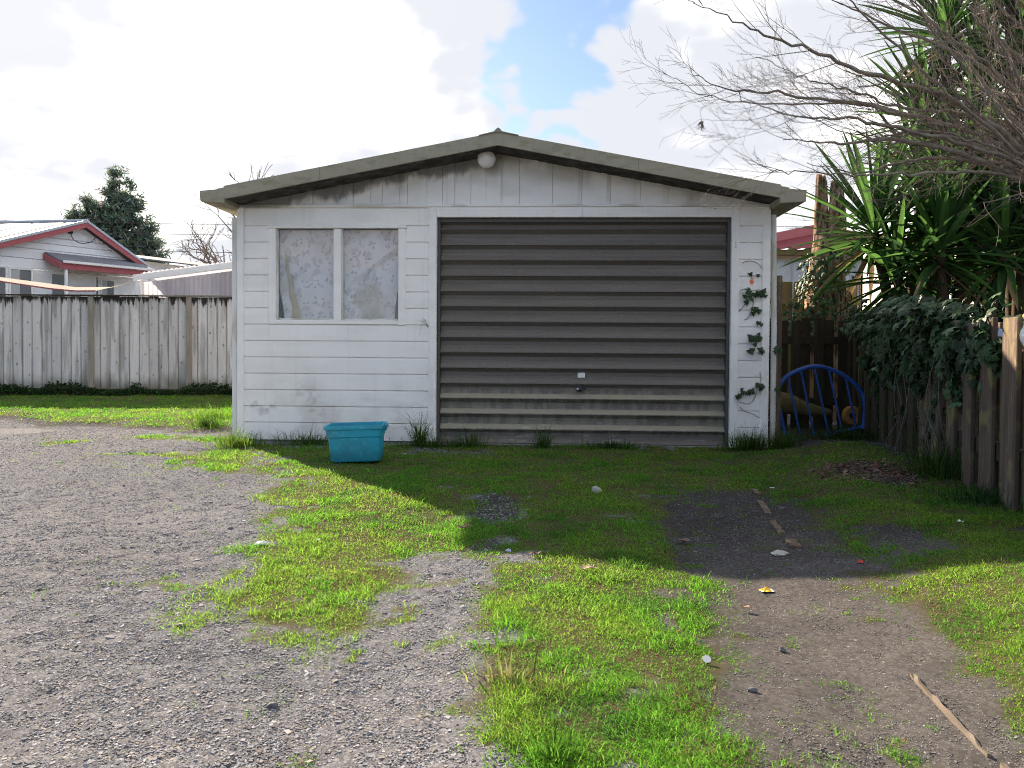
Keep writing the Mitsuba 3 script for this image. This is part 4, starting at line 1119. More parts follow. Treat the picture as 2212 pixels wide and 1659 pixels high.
def trunk_mesh(path, rad, seed, sides=18):
    v, f = tube(smooth_path(path, 8), np.interp(np.linspace(0, 1, (len(path) - 1) * 8 + 1), np.linspace(0, 1, len(rad)), rad), sides)
    c = np.repeat(smooth_path(path, 8), sides, 0)
    d = v[:len(c)] - c
    th = np.arctan2(d[:, 1], d[:, 0])
    k_ = 1 + 0.22 * (meshkit.fbm(np.stack([np.cos(th) * 2.2, np.sin(th) * 2.2, c[:, 2] * 1.2], -1), 3, seed) - 0.5) * 2 + 0.06 * np.sin(th * 7 + 2 * c[:, 2])
    v[:len(c)] = c + d * k_[:, None]
    v[-sides - 2:-2, 2] += 0.11 * (meshkit.noise(np.stack([np.cos(th[-sides:]) * 2, np.sin(th[-sides:]) * 2, th[-sides:] * 0], -1), seed) - 0.6)
    return v, f


part(ST, 'trunk', trunk_mesh([(3.78, 9.6, -0.1), (3.76, 9.6, 0.9), (3.78, 9.6, 1.7), (3.80, 9.6, 2.2)], [0.30, 0.25, 0.21, 0.17], 3), 'stump_bark', smooth=40)
part(ST, 'prong', trunk_mesh([(3.73, 9.6, 1.9), (3.71, 9.62, 2.4), (3.705, 9.62, 2.93)], [0.105, 0.085, 0.060], 5), 'stump_bark', smooth=40)
part(ST, 'prong', trunk_mesh([(3.86, 9.56, 1.9), (3.87, 9.56, 2.4), (3.875, 9.58, 2.86)], [0.12, 0.10, 0.065], 7), 'stump_bark', smooth=40)
r = np.random.default_rng(12)
n_ = 900
zz = 1.0 + 1.0 * r.random(n_) ** 1.4
th = r.uniform(math.pi * 0.9, math.pi * 2.1, n_)
keep = (np.cos(th) < 0.15) | (r.random(n_) < 0.35)
zz, th = zz[keep], th[keep]
wid = 0.24 + 0.22 * smooth_np(1.9, 1.1, zz) * (np.cos(th) < 0)
cs = np.stack([3.77 + wid * np.cos(th) + 0.05 * r.normal(size=len(th)), 9.58 + 0.24 * np.sin(th) + 0.05 * r.normal(size=len(th)), zz], 1)
ns = np.stack([np.cos(th), np.sin(th) - 0.2, 0.5 + 0 * th], 1) + 0.5 * r.normal(size=(len(th), 3))
v, f, per = scatter_leaves(cs, ns, r.uniform(0.035, 0.065, len(th)), np.tile([0, 0, -1.0], (len(th), 1)), 4, 'ivy')
k_ = thing('ivy', 'glossy ivy climbing the broken dead trunk', 'ivy')
part(k_, 'foliage', (v, f), 'ivy_mass', color=tinted((0.045, 0.095, 0.035), len(th), per, 0.3, 9), kind='stuff')
# white film house behind the yucca
WF = thing('greenhouse', 'bright white plastic film greenhouse glimpsed behind the yucca leaves', 'greenhouse')
i, j = np.meshgrid(np.arange(12), np.arange(5), indexing='ij')
a_ = np.linspace(4.45, 5.9, 13)
z_ = np.linspace(0.6, 2.2, 6)
A_, Z_ = np.meshgrid(a_, z_, indexing='ij')
part(WF, 'film', (np.stack([A_, 10.2 + 0.02 * np.sin(A_ * 17) * np.sin(Z_ * 9), Z_], -1).reshape(-1, 3), np.stack([i * 6 + j, (i + 1) * 6 + j, (i + 1) * 6 + j + 1, i * 6 + j + 1], -1).reshape(-1, 4)), 'white_film', smooth=True)
part(WF, 'frame', cat(*[box(q - 0.012, q + 0.012, 10.16, 10.18, 0.5, 2.22) for q in np.linspace(4.45, 5.9, 6)], *[box(4.44, 5.91, 10.14, 10.158, q - 0.012, q + 0.012) for q in (0.7, 1.2, 1.7, 2.21)]), 'dark_wood')

# ------------------------------------------------------------------ yuccas
def blade(root, direc, length, width, droop, twist, seg=6):
    d = np.asarray(direc, float) / np.linalg.norm(direc)
    sidev = np.cross(d, [0, 0, 1.0])
    if np.linalg.norm(sidev) < 0.1:
        sidev = np.array([1.0, 0, 0])
    sidev /= np.linalg.norm(sidev)
    nrm = np.cross(sidev, d)
    c, s_ = math.cos(twist), math.sin(twist)
    sidev, nrm = c * sidev + s_ * nrm, c * nrm - s_ * sidev
    t = np.linspace(0, 1, seg + 1)
    ctr = np.asarray(root) + d * (length * t)[:, None] + np.array([0, 0, -1.0]) * (droop * length * t ** 2.2)[:, None]
    w = width * np.interp(t, [0, 0.12, 0.45, 0.8, 1], [0.55, 0.75, 1.0, 0.62, 0.02])
    v = np.stack([ctr - sidev * w[:, None] / 2 + nrm * (w * 0.22)[:, None], ctr, ctr + sidev * w[:, None] / 2 + nrm * (w * 0.22)[:, None]], 1).reshape(-1, 3)
    i_ = np.arange(seg)
    q = np.vstack([np.stack([3 * i_ + k, 3 * i_ + k + 1, 3 * i_ + k + 4, 3 * i_ + k + 3], 1) for k in (0, 1)])
    return v, np.vstack([q[:, [0, 1, 2]], q[:, [0, 2, 3]]])


def yucca(label, heads, seed, foot):
    r_ = np.random.default_rng(seed)
    y_ = thing('yucca', label, 'yucca', 'yuccas behind the picket fence')
    for (hx, hy, hz, size, n_) in heads:
        top = np.array([hx, hy, hz])
        ft = np.array(foot)
        path = smooth_path([ft, ft * 0.45 + top * 0.55 + [r_.uniform(-0.06, 0.06), r_.uniform(-0.06, 0.06), -0.12], top], 5)
        part(y_, 'trunk', tube(path, np.linspace(0.07, 0.04, len(path)), 9), 'trunk_dark', smooth=50)
        for q in range(n_):
            g_ = (q + 0.5) / n_
            el = math.radians(82 - 118 * g_ ** 0.9 + r_.normal() * 9)
            az = q * 2.39996 + r_.normal() * 0.3
            d = np.array([math.cos(el) * math.cos(az), math.cos(el) * math.sin(az), math.sin(el)])
            ln = size * r_.uniform(0.8, 1.12) * (0.78 + 0.3 * math.sin(math.pi * min(1, g_ + 0.15)))
            root = top + d * 0.035 + np.array([0, 0, 0.10 - 0.24 * g_])
            tone = 'yucca_dry' if (g_ > 0.9 and r_.random() < 0.5) else ['yucca_dark', 'yucca_mid', 'yucca_mid', 'yucca_light'][min(3, int(r_.integers(0, 4)))]
            part(y_, 'leaf', blade(root, d, ln, 0.060 * r_.uniform(0.85, 1.15), 0.05 + 0.22 * max(0, g_ - 0.25) * r_.uniform(0.5, 1.5), r_.normal() * 0.25), tone)
    return y_


yucca('yucca nearest the garage with low wide fans of green blades', [(3.37, 7.45, 1.95, 0.92, 96), (3.50, 7.25, 1.55, 0.78, 66), (3.96, 7.2, 2.03, 0.90, 80), (3.98, 7.8, 2.50, 0.85, 58)], 31, (3.75, 7.55, -0.1))
yucca('tall yucca behind the bare branches with bright upright leaves', [(4.02, 7.8, 3.10, 0.85, 76), (4.35, 7.5, 3.20, 0.85, 76), (4.10, 7.6, 3.85, 0.85, 70), (4.35, 7.4, 2.45, 0.8, 66)], 32, (4.2, 7.8, -0.1))
yucca('low dark yucca crowding the fence top behind the ivy', [(3.72, 6.95, 1.72, 0.78, 74), (4.25, 6.9, 1.72, 0.85, 84), (4.1, 7.2, 2.45, 0.8, 70)], 35, (4.0, 7.05, -0.1))
yucca('tallest dark yucca at the right edge of the picture', [(4.60, 7.2, 2.68, 0.85, 76), (4.95, 7.9, 3.85, 0.95, 72), (4.62, 7.5, 4.3, 0.9, 66), (4.80, 7.0, 2.05, 0.8, 70)], 33, (4.75, 7.5, -0.1))

# dark shrub added behind to fill in the deep shade at the right edge
r = np.random.default_rng(77)
n_ = 26000
cs = np.stack([r.uniform(4.9, 7.6, n_), r.normal(8.9, 0.5, n_), r.uniform(0.1, 3.1, n_)], 1)
keep = cs[:, 0] > 5.05 + 0.30 * meshkit.fbm(cs * 1.5, 3, 3) + 0.35 * smooth_np(2.2, 3.0, cs[:, 2])
cs = cs[keep]
v, f, per = scatter_leaves(cs, r.normal(size=cs.shape) + [0, -0.5, 0.4], r.uniform(0.08, 0.16, len(cs)), seed=5)
SB = thing('added_dark_shrub', 'dense dark shrub added to fill the deep shade behind the yuccas at the right edge', 'shrub')
part(SB, 'trunk', tube([(5.5, 8.9, -0.1), (5.45, 8.9, 1.2), (5.6, 8.9, 2.6)], [0.08, 0.06, 0.02], 7), 'bark')
part(SB, 'crown', (v, f), 'foliage_vc', color=tinted((0.020, 0.036, 0.018), len(cs), per, 0.3, 6), kind='stuff')

# ------------------------------------------------------------------ ivy over the picket fence
r = np.random.default_rng(19)
IV = thing('ivy', 'thick ivy mass tumbling over the right picket fence', 'ivy')


def fence_pt(s_, out, z):
    c = PF0 + pdir * s_
    n2 = np.array([-pdir[1], pdir[0]])
    return np.stack([c[..., 0] if c.ndim > 1 else np.full_like(z, c[0]), c[..., 1] if c.ndim > 1 else np.full_like(z, c[1]), z], -1) + np.stack([n2[0] * out, n2[1] * out, 0 * out], -1)


def ivy_points(n):
    s_ = np.where(r.random(n) < 0.05, r.uniform(1.15, 1.8, n), 1.75 + 2.75 * r.random(n) ** 0.9)
    top = 0.16 * (meshkit.noise(np.stack([s_ * 6, s_ * 0 + 3, s_ * 0], -1), 8) - 0.5) + np.interp(s_, [1.0, 1.4, 1.9, 2.4, 2.9, 3.4, 4.0, 4.5], [0.84, 0.94, 1.08, 1.20, 1.20, 1.14, 1.04, 0.9])
    bot = np.interp(s_, [1.0, 1.4, 1.9, 2.4, 2.9, 3.4, 4.0, 4.5], [0.70, 0.66, 0.64, 0.46, 0.30, 0.42, 0.62, 0.85])
    bot = bot + 0.95 * (meshkit.noise(np.stack([s_ * 9, s_ * 0, s_ * 0], -1), 5) - 0.3)
    t = r.random(n) ** 0.75
    z = bot + (top - bot) * t
    bulge = 0.05 + 0.13 * np.sin(math.pi * np.clip(t, 0, 1) ** 1.5) * np.interp(s_, [1.0, 1.8, 3, 5], [0.3, 0.7, 1.0, 0.8])
    c = PF0 + pdir * s_[:, None]
    n2 = np.array([-pdir[1], pdir[0]])
    out = bulge * r.uniform(0.4, 1.05, n)
    over = (z > 1.04)
    out = np.where(over, r.uniform(-0.35, 1, n) * 0.26, out)
    pos = np.column_stack([c[:, 0] + n2[0] * out, c[:, 1] + n2[1] * out, z])
    thin = meshkit.fbm(np.stack([s_ * 3.5, z * 4.5, 0 * z], -1), 3, 15) < 0.44 + 0.10 * (z < 0.75)
    pos[thin & (r.random(n) < 0.85), 2] -= 60.0
    nrm = np.column_stack([n2[0] * np.ones(n), n2[1] * np.ones(n) - 0.35, 0.25 + 0.9 * over]) + 0.42 * r.normal(size=(n, 3))
    return pos, nrm


pos, nrm = ivy_points(5200)
keep = pos[:, 2] > -1
pos, nrm = pos[keep], nrm[keep]
v, f, per = scatter_leaves(pos, nrm, r.uniform(0.03, 0.095, len(pos)) * r.uniform(0.6, 1.1, len(pos)), np.tile([0, -0.2, -1.0], (len(pos), 1)), 8, 'ivy')
part(IV, 'foliage', (v, f), 'ivy_mass', color=tinted((0.024, 0.050, 0.020), len(pos), per, 0.45, 12), kind='stuff')
pos, nrm = ivy_points(520)
keep = pos[:, 2] > -1
pos, nrm = pos[keep][:290], nrm[keep][:290]
n2 = np.array([-pdir[1], pdir[0], -0.1])
for q in range(len(pos)):
    v, f, per = scatter_leaves(pos[q:q + 1] + 0.035 * n2, nrm[q:q + 1], [r.uniform(0.07, 0.115)], np.array([[0, -0.2, -1.0]]), 100 + q, 'ivy')
    part(IV, 'leaf', (v, f), ['ivy_dark', 'ivy_mid', 'ivy_mid', 'ivy_pale'][q % 4])
for q in range(9):
    s_ = r.uniform(1.6, 4.3)
    c = PF0 + pdir * s_
    x0, y0 = c[0] - 0.10, c[1]
    zt = r.uniform(0.6, 0.9)
    part(IV, 'stem', tube(smooth_path([(x0, y0, zt), (x0 - 0.03 + r.normal() * 0.03, y0 + r.normal() * 0.05, zt * 0.6), (x0 + r.normal() * 0.04, y0 + r.normal() * 0.06, zt * 0.25), (x0 - 0.02, y0 + r.normal() * 0.08, 0.05)], 4), 0.0035, 5), 'twig')

# ivy sprays creeping round the right corner of the garage
IW = thing('ivy', 'sparse ivy sprays creeping across the right strip of garage boards', 'ivy')
cl = [(2.07, 1.49, 0.04, 2), (2.045, 1.34, 0.075, 16), (2.13, 1.345, 0.05, 16), (2.10, 1.20, 0.045, 9), (2.12, 1.09, 0.02, 2), (2.07, 0.955, 0.05, 10), (2.13, 0.97, 0.03, 5), (2.07, 0.85, 0.05, 5), (2.14, 0.855, 0.03, 6), (2.01, 0.50, 0.035, 5), (2.06, 0.515, 0.03, 5), (1.965, 0.46, 0.025, 5), (2.13, 0.545, 0.035, 9), (2.29, 0.87, 0.03, 6), (2.29, 0.52, 0.03, 6)]
pos = []
for u_, z_, sp, n_ in cl:
    for _ in range(n_):
        off = -0.045 - 0.02 * r.random() - (0.0 if u_ < 2.2 else 0.0)
        pos.append((u_ + r.normal() * sp * 0.45, off, z_ + r.normal() * sp * 0.4))
pv, _ = gar((np.array(pos), np.zeros((1, 3), int)))
for q in range(len(pv)):
    v, f, per = scatter_leaves(pv[q:q + 1], (np.array([[0, -1.0, 0.35]]) + 0.35 * r.normal(size=(1, 3))), [r.uniform(0.03, 0.055)], np.array([[0, 0, -1.0]]), 300 + q, 'ivy')
    part(IW, 'leaf', (v, f), ['ivy_dark', 'ivy_mid'][q % 2])
for pth in ([(2.15, 1.55), (2.10, 1.60), (2.03, 1.615), (1.98, 1.60)], [(2.14, 1.33), (2.05, 1.31), (1.99, 1.22), (1.955, 1.18)], [(2.08, 1.27), (2.06, 1.18), (2.03, 1.12), (2.0, 1.11)], [(1.96, 1.355), (2.0, 1.375), (2.06, 1.36), (2.13, 1.37)], [(2.15, 0.55), (2.05, 0.50), (1.96, 0.46)], [(2.12, 0.53), (2.10, 0.44), (2.05, 0.385), (1.97, 0.40)], [(1.97, 0.36), (2.02, 0.32), (2.08, 0.30), (2.14, 0.265)], [(2.14, 0.66), (2.15, 0.60), (2.14, 0.55)]):
    pp = smooth_path([(a, -0.043, b) for a, b in pth], 6)
    part(IW, 'stem', gar(tube(pp, 0.0030, 4)), 'twig')

# ------------------------------------------------------------------ the bare branched tree reaching in from the right
r = np.random.default_rng(41)
BT = thing('bare_tree', 'leafless many branched tree reaching in from the right edge', 'tree')
part(BT, 'trunk', tube(smooth_path([(3.75, 5.0, 0), (3.66, 4.96, 0.8), (3.50, 4.9, 1.76)], 5), np.linspace(0.11, 0.085, 11), 10), 'bark', smooth=60)
LIMBS0 = [
    ([(3.5, 4.9, 1.74), (3.03, 4.75, 1.89), (2.53, 4.6, 2.01), (2.13, 4.5, 2.05), (1.78, 4.45, 2.01), (1.48, 4.4, 2.02)], 0.045),
    ([(3.49, 4.9, 1.77), (3.13, 4.9, 1.96), (2.81, 4.9, 2.03), (2.42, 4.8, 2.01), (2.04, 4.7, 1.91), (1.68, 4.6, 1.94)], 0.036),
    ([(3.49, 4.9, 1.77), (2.96, 4.7, 2.08), (2.47, 4.5, 2.27), (1.96, 4.3, 2.33), (1.55, 4.2, 2.43), (1.2, 4.1, 2.51), (0.9, 4.0, 2.59)], 0.040),
    ([(3.49, 4.9, 1.8), (3.19, 4.8, 2.14), (2.81, 4.6, 2.43), (2.38, 4.5, 2.67), (2.07, 4.4, 2.91)], 0.042),
    ([(3.49, 4.9, 1.83), (3.3, 5.1, 2.39), (2.94, 5.2, 2.76), (2.39, 5.2, 2.98), (1.94, 5.2, 3.18)], 0.045),
    ([(3.49, 4.9, 1.77), (3.19, 5.0, 2.09), (2.72, 5.0, 2.27), (2.15, 4.9, 2.36), (1.64, 4.8, 2.39), (1.25, 4.7, 2.39), (1.02, 4.6, 2.44)], 0.036),
    ([(3.49, 4.9, 1.83), (3.2, 4.9, 2.5), (2.85, 4.8, 2.79), (2.62, 4.7, 3.13)], 0.042),
    ([(3.49, 4.9, 1.77), (2.79, 4.5, 1.94), (2.19, 4.2, 1.99), (1.71, 4.0, 2.02), (1.38, 3.9, 2.0), (1.05, 3.8, 2.07)], 0.030),
    ([(3.49, 4.9, 1.88), (3.08, 4.6, 2.61), (2.83, 4.4, 2.99)], 0.038),
    ([(3.49, 4.9, 1.76), (2.85, 4.6, 1.87), (2.42, 4.4, 1.85), (2.04, 4.3, 1.81), (1.75, 4.2, 1.79), (1.42, 4.15, 1.79), (1.31, 4.1, 1.78)], 0.022),
    ([(3.49, 4.9, 1.77), (3.0, 4.6, 2.25), (2.6, 4.4, 2.62), (2.2, 4.3, 2.9)], 0.034),
    ([(3.49, 4.9, 1.8), (3.05, 5.0, 2.4), (2.75, 5.0, 2.75), (2.4, 5.0, 3.1)], 0.036),
    ([(3.4, 4.9, 1.8), (2.75, 4.5, 2.05), (2.25, 4.35, 2.35), (1.8, 4.2, 2.65), (1.5, 4.1, 2.85)], 0.026)]
LIMBS = list(LIMBS0)
for pts, rad in LIMBS0:
    k_ = np.linspace(0, 1, len(pts))[:, None]
    jit = r.normal(size=3) * np.array([0.25, 0.30, 0.24]) * k_ + r.normal(size=(len(pts), 3)) * 0.05 * k_
    LIMBS.append(([tuple(q) for q in np.array(pts) * (1 - 0.0 * k_) + jit + np.array([0.50, 0, 0.12]) * k_], rad * 0.66))
twigs, branches = [], []


def shoot(p, d, ln, rad, depth):
    """a thin shoot that arches up at its end, with side twigs"""
    n_ = 7
    d = d / np.linalg.norm(d)
    lift = r.uniform(-0.05, 0.28)
    bend = r.normal(size=3) * 0.10
    pts = [np.array(p)]
    for q in range(n_):
        d = d + np.array([-0.01, 0, lift * 0.28]) + bend * 0.3 + r.normal(size=3) * 0.05
        d /= np.linalg.norm(d)
        pts.append(pts[-1] + d * ln / n_)
    pts = np.array(pts)
    (branches if depth >= 2 else twigs).append((pts, np.linspace(rad, max(0.0007, rad * 0.3), n_ + 1)))
    if depth > 0:
        for q in range(int(r.integers(3, 6)) if depth > 1 else int(r.integers(2, 5))):
            k_ = int(r.integers(1, n_ + 1))
            dv = pts[k_] - pts[k_ - 1]
            dv /= np.linalg.norm(dv)
            sd_ = r.normal(size=3)
            sd_ -= (sd_ @ dv) * dv
            sd_ /= np.linalg.norm(sd_)
            shoot(pts[k_], dv * 0.85 + sd_ * r.uniform(0.3, 0.75), ln * r.uniform(0.32, 0.62), max(0.0009, rad * (0.6 - 0.04 * k_)), depth - 1)


for pts, rad in LIMBS:
    pa = smooth_path(pts, 7)
    rr = 0.56 * rad * np.linspace(1.0, 0.06, len(pa)) ** 1.0
    part(BT, 'limb', tube(pa + 0.006 * r.normal(size=pa.shape), np.maximum(rr, 0.0022), 7), 'bark', smooth=60)
    for q in range(int(len(pa) * 0.44)):
        k_ = int(r.integers(3, len(pa)))
        dv = pa[k_] - pa[k_ - 1]
        dv /= np.linalg.norm(dv)
        sd_ = r.normal(size=3) * np.array([0.6, 0.8, 1.0])
        sd_ -= (sd_ @ dv) * dv
        sd_ /= np.linalg.norm(sd_)
        fr = k_ / len(pa)
        shoot(pa[k_], dv * 0.9 + sd_ * r.uniform(0.25, 0.7), r.uniform(0.30, 0.72) * (1.0 - 0.5 * fr), max(0.0018, rr[k_] * 0.32), 2)
for p_, r_2 in branches[:290]:
    part(BT, 'branch', tube(p_, r_2, 5, cap=False), 'twig', smooth=70)
part(BT, 'twigs', cat(*[tube(p_, np.maximum(r_2, 0.0008), 3, cap=False) for p_, r_2 in twigs + branches[290:]]), 'twig', kind='stuff')
# a seed head hanging on a thread from the outermost twig
SD_ = thing('seed_head', 'small dry seed head hanging alone in front of the sky', 'seed head')
part(SD_, 'stalk', tube(smooth_path([(1.05, 3.8, 2.07), (1.02, 4.0, 2.11), (0.985, 4.2, 2.125), (0.985, 4.2, 2.06)], 4), 0.0010, 4), 'twig')
part(SD_, 'head', cat(*[tube([(0.985, 4.2, 2.06), (0.985 + r.normal() * 0.008, 4.2 + r.normal() * 0.01, 2.04 + r.normal() * 0.008), (0.985 + r.normal() * 0.012, 4.2 + r.normal() * 0.012, 2.02 + r.normal() * 0.012)], [0.002, 0.003, 0.001], 4) for _ in range(12)]), 'twig')

# ------------------------------------------------------------------ small things by the fence
BX = thing('drink_carton', 'small blue and white carton stuck behind a near picket', 'carton')
v, f = box(-0.035, 0.035, -0.02, 0.02, 0, 0.10, 0.004)
part(BX, 'body', (rotz(v, 0.2) + np.array([2.615, 4.32, 0.885]), f), 'blue_wrap')
bl = lathe([(0.0001, -0.075)] + [(0.062 * math.sin(t), -0.072 * math.cos(t)) for t in np.linspace(0.2, 2.4, 12)] + [(0.03, 0.075), (0.0, 0.077)], 22)
BB = thing('toy_bottle', 'rounded white bottle with orange cap resting on the fence rail', 'bottle')
part(BB, 'body', (bl[0] + np.array([2.520, 3.88, 0.942]), bl[1]), 'white_plastic', smooth=True)
cp = lathe([(0.032, 0.0), (0.032, 0.03), (0.02, 0.045), (0.0, 0.047)], 16)
part(BB, 'cap', (cp[0] + np.array([2.520, 3.88, 1.012]), cp[1]), 'orange_plastic', smooth=35)


def on_ground(x_, y_, dz=0.0):
    return np.array([x_, y_, float(ground_z(np.array([x_]), np.array([y_]))[0]) + dz])


def pebble(sx, sy, sz, seed):
    import trimesh
    m = trimesh.creation.icosphere(subdivisions=2)
    v = np.array(m.vertices)
    v = v * (1 + 0.9 * (meshkit.fbm(v * 1.2 + seed, 3, seed)[:, None] - 0.5)) * np.array([sx, sy, sz])
    return v, np.array(m.faces)


mat('pale_stone', proc(lambda p, n, uv: mix((0.26, 0.255, 0.235), (0.40, 0.39, 0.36), tfbm(p.x * 40, p.y * 40, p.z * 40, 3))), 0.8, 0.2)
mat('dark_stone', proc(lambda p, n, uv: mix((0.05, 0.05, 0.055), (0.11, 0.11, 0.12), tfbm(p.x * 60, p.y * 60, p.z * 60, 3))), 0.7, 0.3)
for x_, y_, sx, sy, sz, m_, lab in ((0.51, 4.76, 0.034, 0.03, 0.028, 'pale_stone', 'pale round stone in the shaded lawn before the garage door'), (1.14, 3.36, 0.036, 0.024, 0.013, 'pale_stone', 'flat pale stone beside the rotten timber edging'), (0.63, 2.05, 0.014, 0.009, 0.007, 'dark_stone', 'dark oblong stone on the brown track, lower of two'), (0.81, 2.35, 0.010, 0.009, 0.009, 'dark_stone', 'dark pointed stone on the brown track, upper of two'), (-0.58, 1.93, 0.013, 0.010, 0.009, 'dark_stone', 'dark stone on the gravel left of the centre grass'), (-1.02, 2.45, 0.014, 0.010, 0.009, 'dark_stone', 'dark stone at the edge of the left grass patch')):
    v, f = pebble(sx, sy, sz, int(100 * abs(x_)))
    whole('stone', (v + on_ground(x_, y_, sz * 0.45), f), m_, lab, 'stone', smooth=25)


def f_yellow(p, n, uv):
    return mix((0.75, 0.75, 0.74), (0.72, 0.45, 0.02), smoothstep(0.46, 0.54, tfbm(p.x * 34, p.y * 34, 1.0, 2)))


mat('yellow_wrap', proc(f_yellow), 0.35, 0.5)
mat('red_scrap', (0.60, 0.03, 0.03), 0.5, 0.4)
mat('tissue_paper', (0.72, 0.72, 0.74), 0.8, 0.2)
mat('lilac_scrap', (0.35, 0.36, 0.60), 0.5, 0.4)
for x_, y_, s1, s2, hz, m_, nm, lab, sd in ((0.94, 2.90, 0.024, 0.018, 0.020, 'yellow_wrap', 'wrapper', 'yellow and white sweet wrapper on the track just outside the shadow', 3), (1.40, 3.17, 0.009, 0.010, 0.022, 'red_scrap', 'plastic_scrap', 'small red plastic scrap at the shadow edge', 4), (-1.09, 3.47, 0.028, 0.020, 0.020, 'tissue_paper', 'tissue', 'crumpled white tissue at the left edge of the grass', 6), (-0.87, 3.56, 0.016, 0.012, 0.016, 'tissue_paper', 'tissue', 'smaller scrap of white tissue within the sunlit grass', 7), (-0.01, 3.39, 0.012, 0.011, 0.018, 'lilac_scrap', 'plastic_scrap', 'pale lilac scrap in the shade by the bare patch', 9), (1.62, 4.92, 0.014, 0.010, 0.010, 'tissue_paper', 'tissue', 'tiny white scrap on the shaded grass near the leaf litter', 12), (2.05, 3.62, 0.014, 0.012, 0.012, 'tissue_paper', 'tissue', 'tiny white scrap in the shaded grass at far right', 13)):
    whole(nm, crumple(*on_ground(x_, y_, 0.002), s1, s2, hz, sd, 9), m_, lab, nm.replace('_', ' '), smooth=False)
capm = lathe([(0.0, 0.006), (0.012, 0.006), (0.014, 0.0), (0.013, 0.0), (0.011, 0.004), (0.0, 0.004)], 14)
cv = capm[0] @ np.array([[1, 0, 0], [0, math.cos(0.62), math.sin(0.62)], [0, -math.sin(0.62), math.cos(0.62)]])
whole('bottle_cap', (cv + on_ground(0.55, 2.21, 0.010), capm[1]), 'steel', 'shiny bottle cap glinting on the track beside the grass', 'bottle cap', smooth=30)


def dry_leaf(x_, y_, ln, wd, ang, col, seed, dz=0.015):
    a_, b_ = np.meshgrid(np.linspace(0, 1, 8), np.linspace(-1, 1, 5), indexing='ij')
    w = wd * np.sin(math.pi * np.clip(a_, 0.0, 1) ** 0.8) ** 0.8 + 0.001
    v = np.stack([(a_ - 0.5) * ln, b_ * w, 0.35 * w * b_ ** 2 + 0.12 * ln * (a_ - 0.5) ** 2 * 2 + 0.004 * np.sin(a_ * 9 + seed)], -1).reshape(-1, 3)
    i_, j_ = np.meshgrid(np.arange(7), np.arange(4), indexing='ij')
    f = np.stack([i_ * 5 + j_, (i_ + 1) * 5 + j_, (i_ + 1) * 5 + j_ + 1, i_ * 5 + j_ + 1], -1).reshape(-1, 4)
    return rotz(v, ang) + on_ground(x_, y_, dz), f, np.tile(col, (len(v), 1))


for x_, y_, ln, wd, ang, col, lab in ((-0.22, 3.80, 0.085, 0.016, 0.1, (0.17, 0.11, 0.09), 'curled brown leaf lying right on the corner of the shadow'), (0.30, 3.08, 0.080, 0.018, 0.15, (0.36, 0.26, 0.20), 'pale tan leaf lying on the sunlit centre grass'), (0.10, 3.30, 0.06, 0.014, 0.4, (0.14, 0.095, 0.08), 'dark brown leaf at the upper edge of the centre grass'), (0.79, 3.58, 0.075, 0.022, 0.5, (0.12, 0.085, 0.075), 'broad brown leaf on the shaded bare track'), (0.80, 2.68, 0.05, 0.010, -0.6, (0.22, 0.14, 0.10), 'thin brown leaf on the sunlit track')):
    v, f, c = dry_leaf(x_, y_, ln, wd, ang, col, int(x_ * 50))
    whole('fallen_leaf', (v, f), 'dead_leaf', lab, 'leaf', color=c, smooth=True)
# brown leaf litter
r = np.random.default_rng(52)
n_ = 1100
lx, ly = r.normal(2.30, 0.26, n_), r.normal(5.10, 0.32, n_)
keep = shapely.contains_xy(shapely.Polygon([(1.95, 4.75), (2.0, 5.3), (2.3, 5.65), (2.62, 5.6), (2.74, 5.2), (2.55, 4.8), (2.3, 4.5), (2.1, 4.55)]), lx, ly)
keep |= (r.random(n_) < 0.12) & (lx > 1.75)
lx, ly = lx[keep], ly[keep]
cs = np.column_stack([lx, ly, ground_z(lx, ly) + r.uniform(0.002, 0.014, len(lx))])
v, f, per = scatter_leaves(cs, r.normal(size=cs.shape) * 0.35 + [0, 0, 1], r.uniform(0.025, 0.055, len(cs)), seed=6)
whole('leaf_litter', (v, f), 'dead_leaf', 'patch of brown dead leaves by the picket fence', 'leaf litter', kind='stuff', color=tinted((0.115, 0.070, 0.055), len(cs), per, 0.4, 7))
mat('edge_wood', proc(lambda p, n, uv: mix((0.09, 0.075, 0.058), (0.17, 0.145, 0.12), tfbm(p.x * 40, p.y * 12, p.z * 60, 4))), 0.9, 0.1)
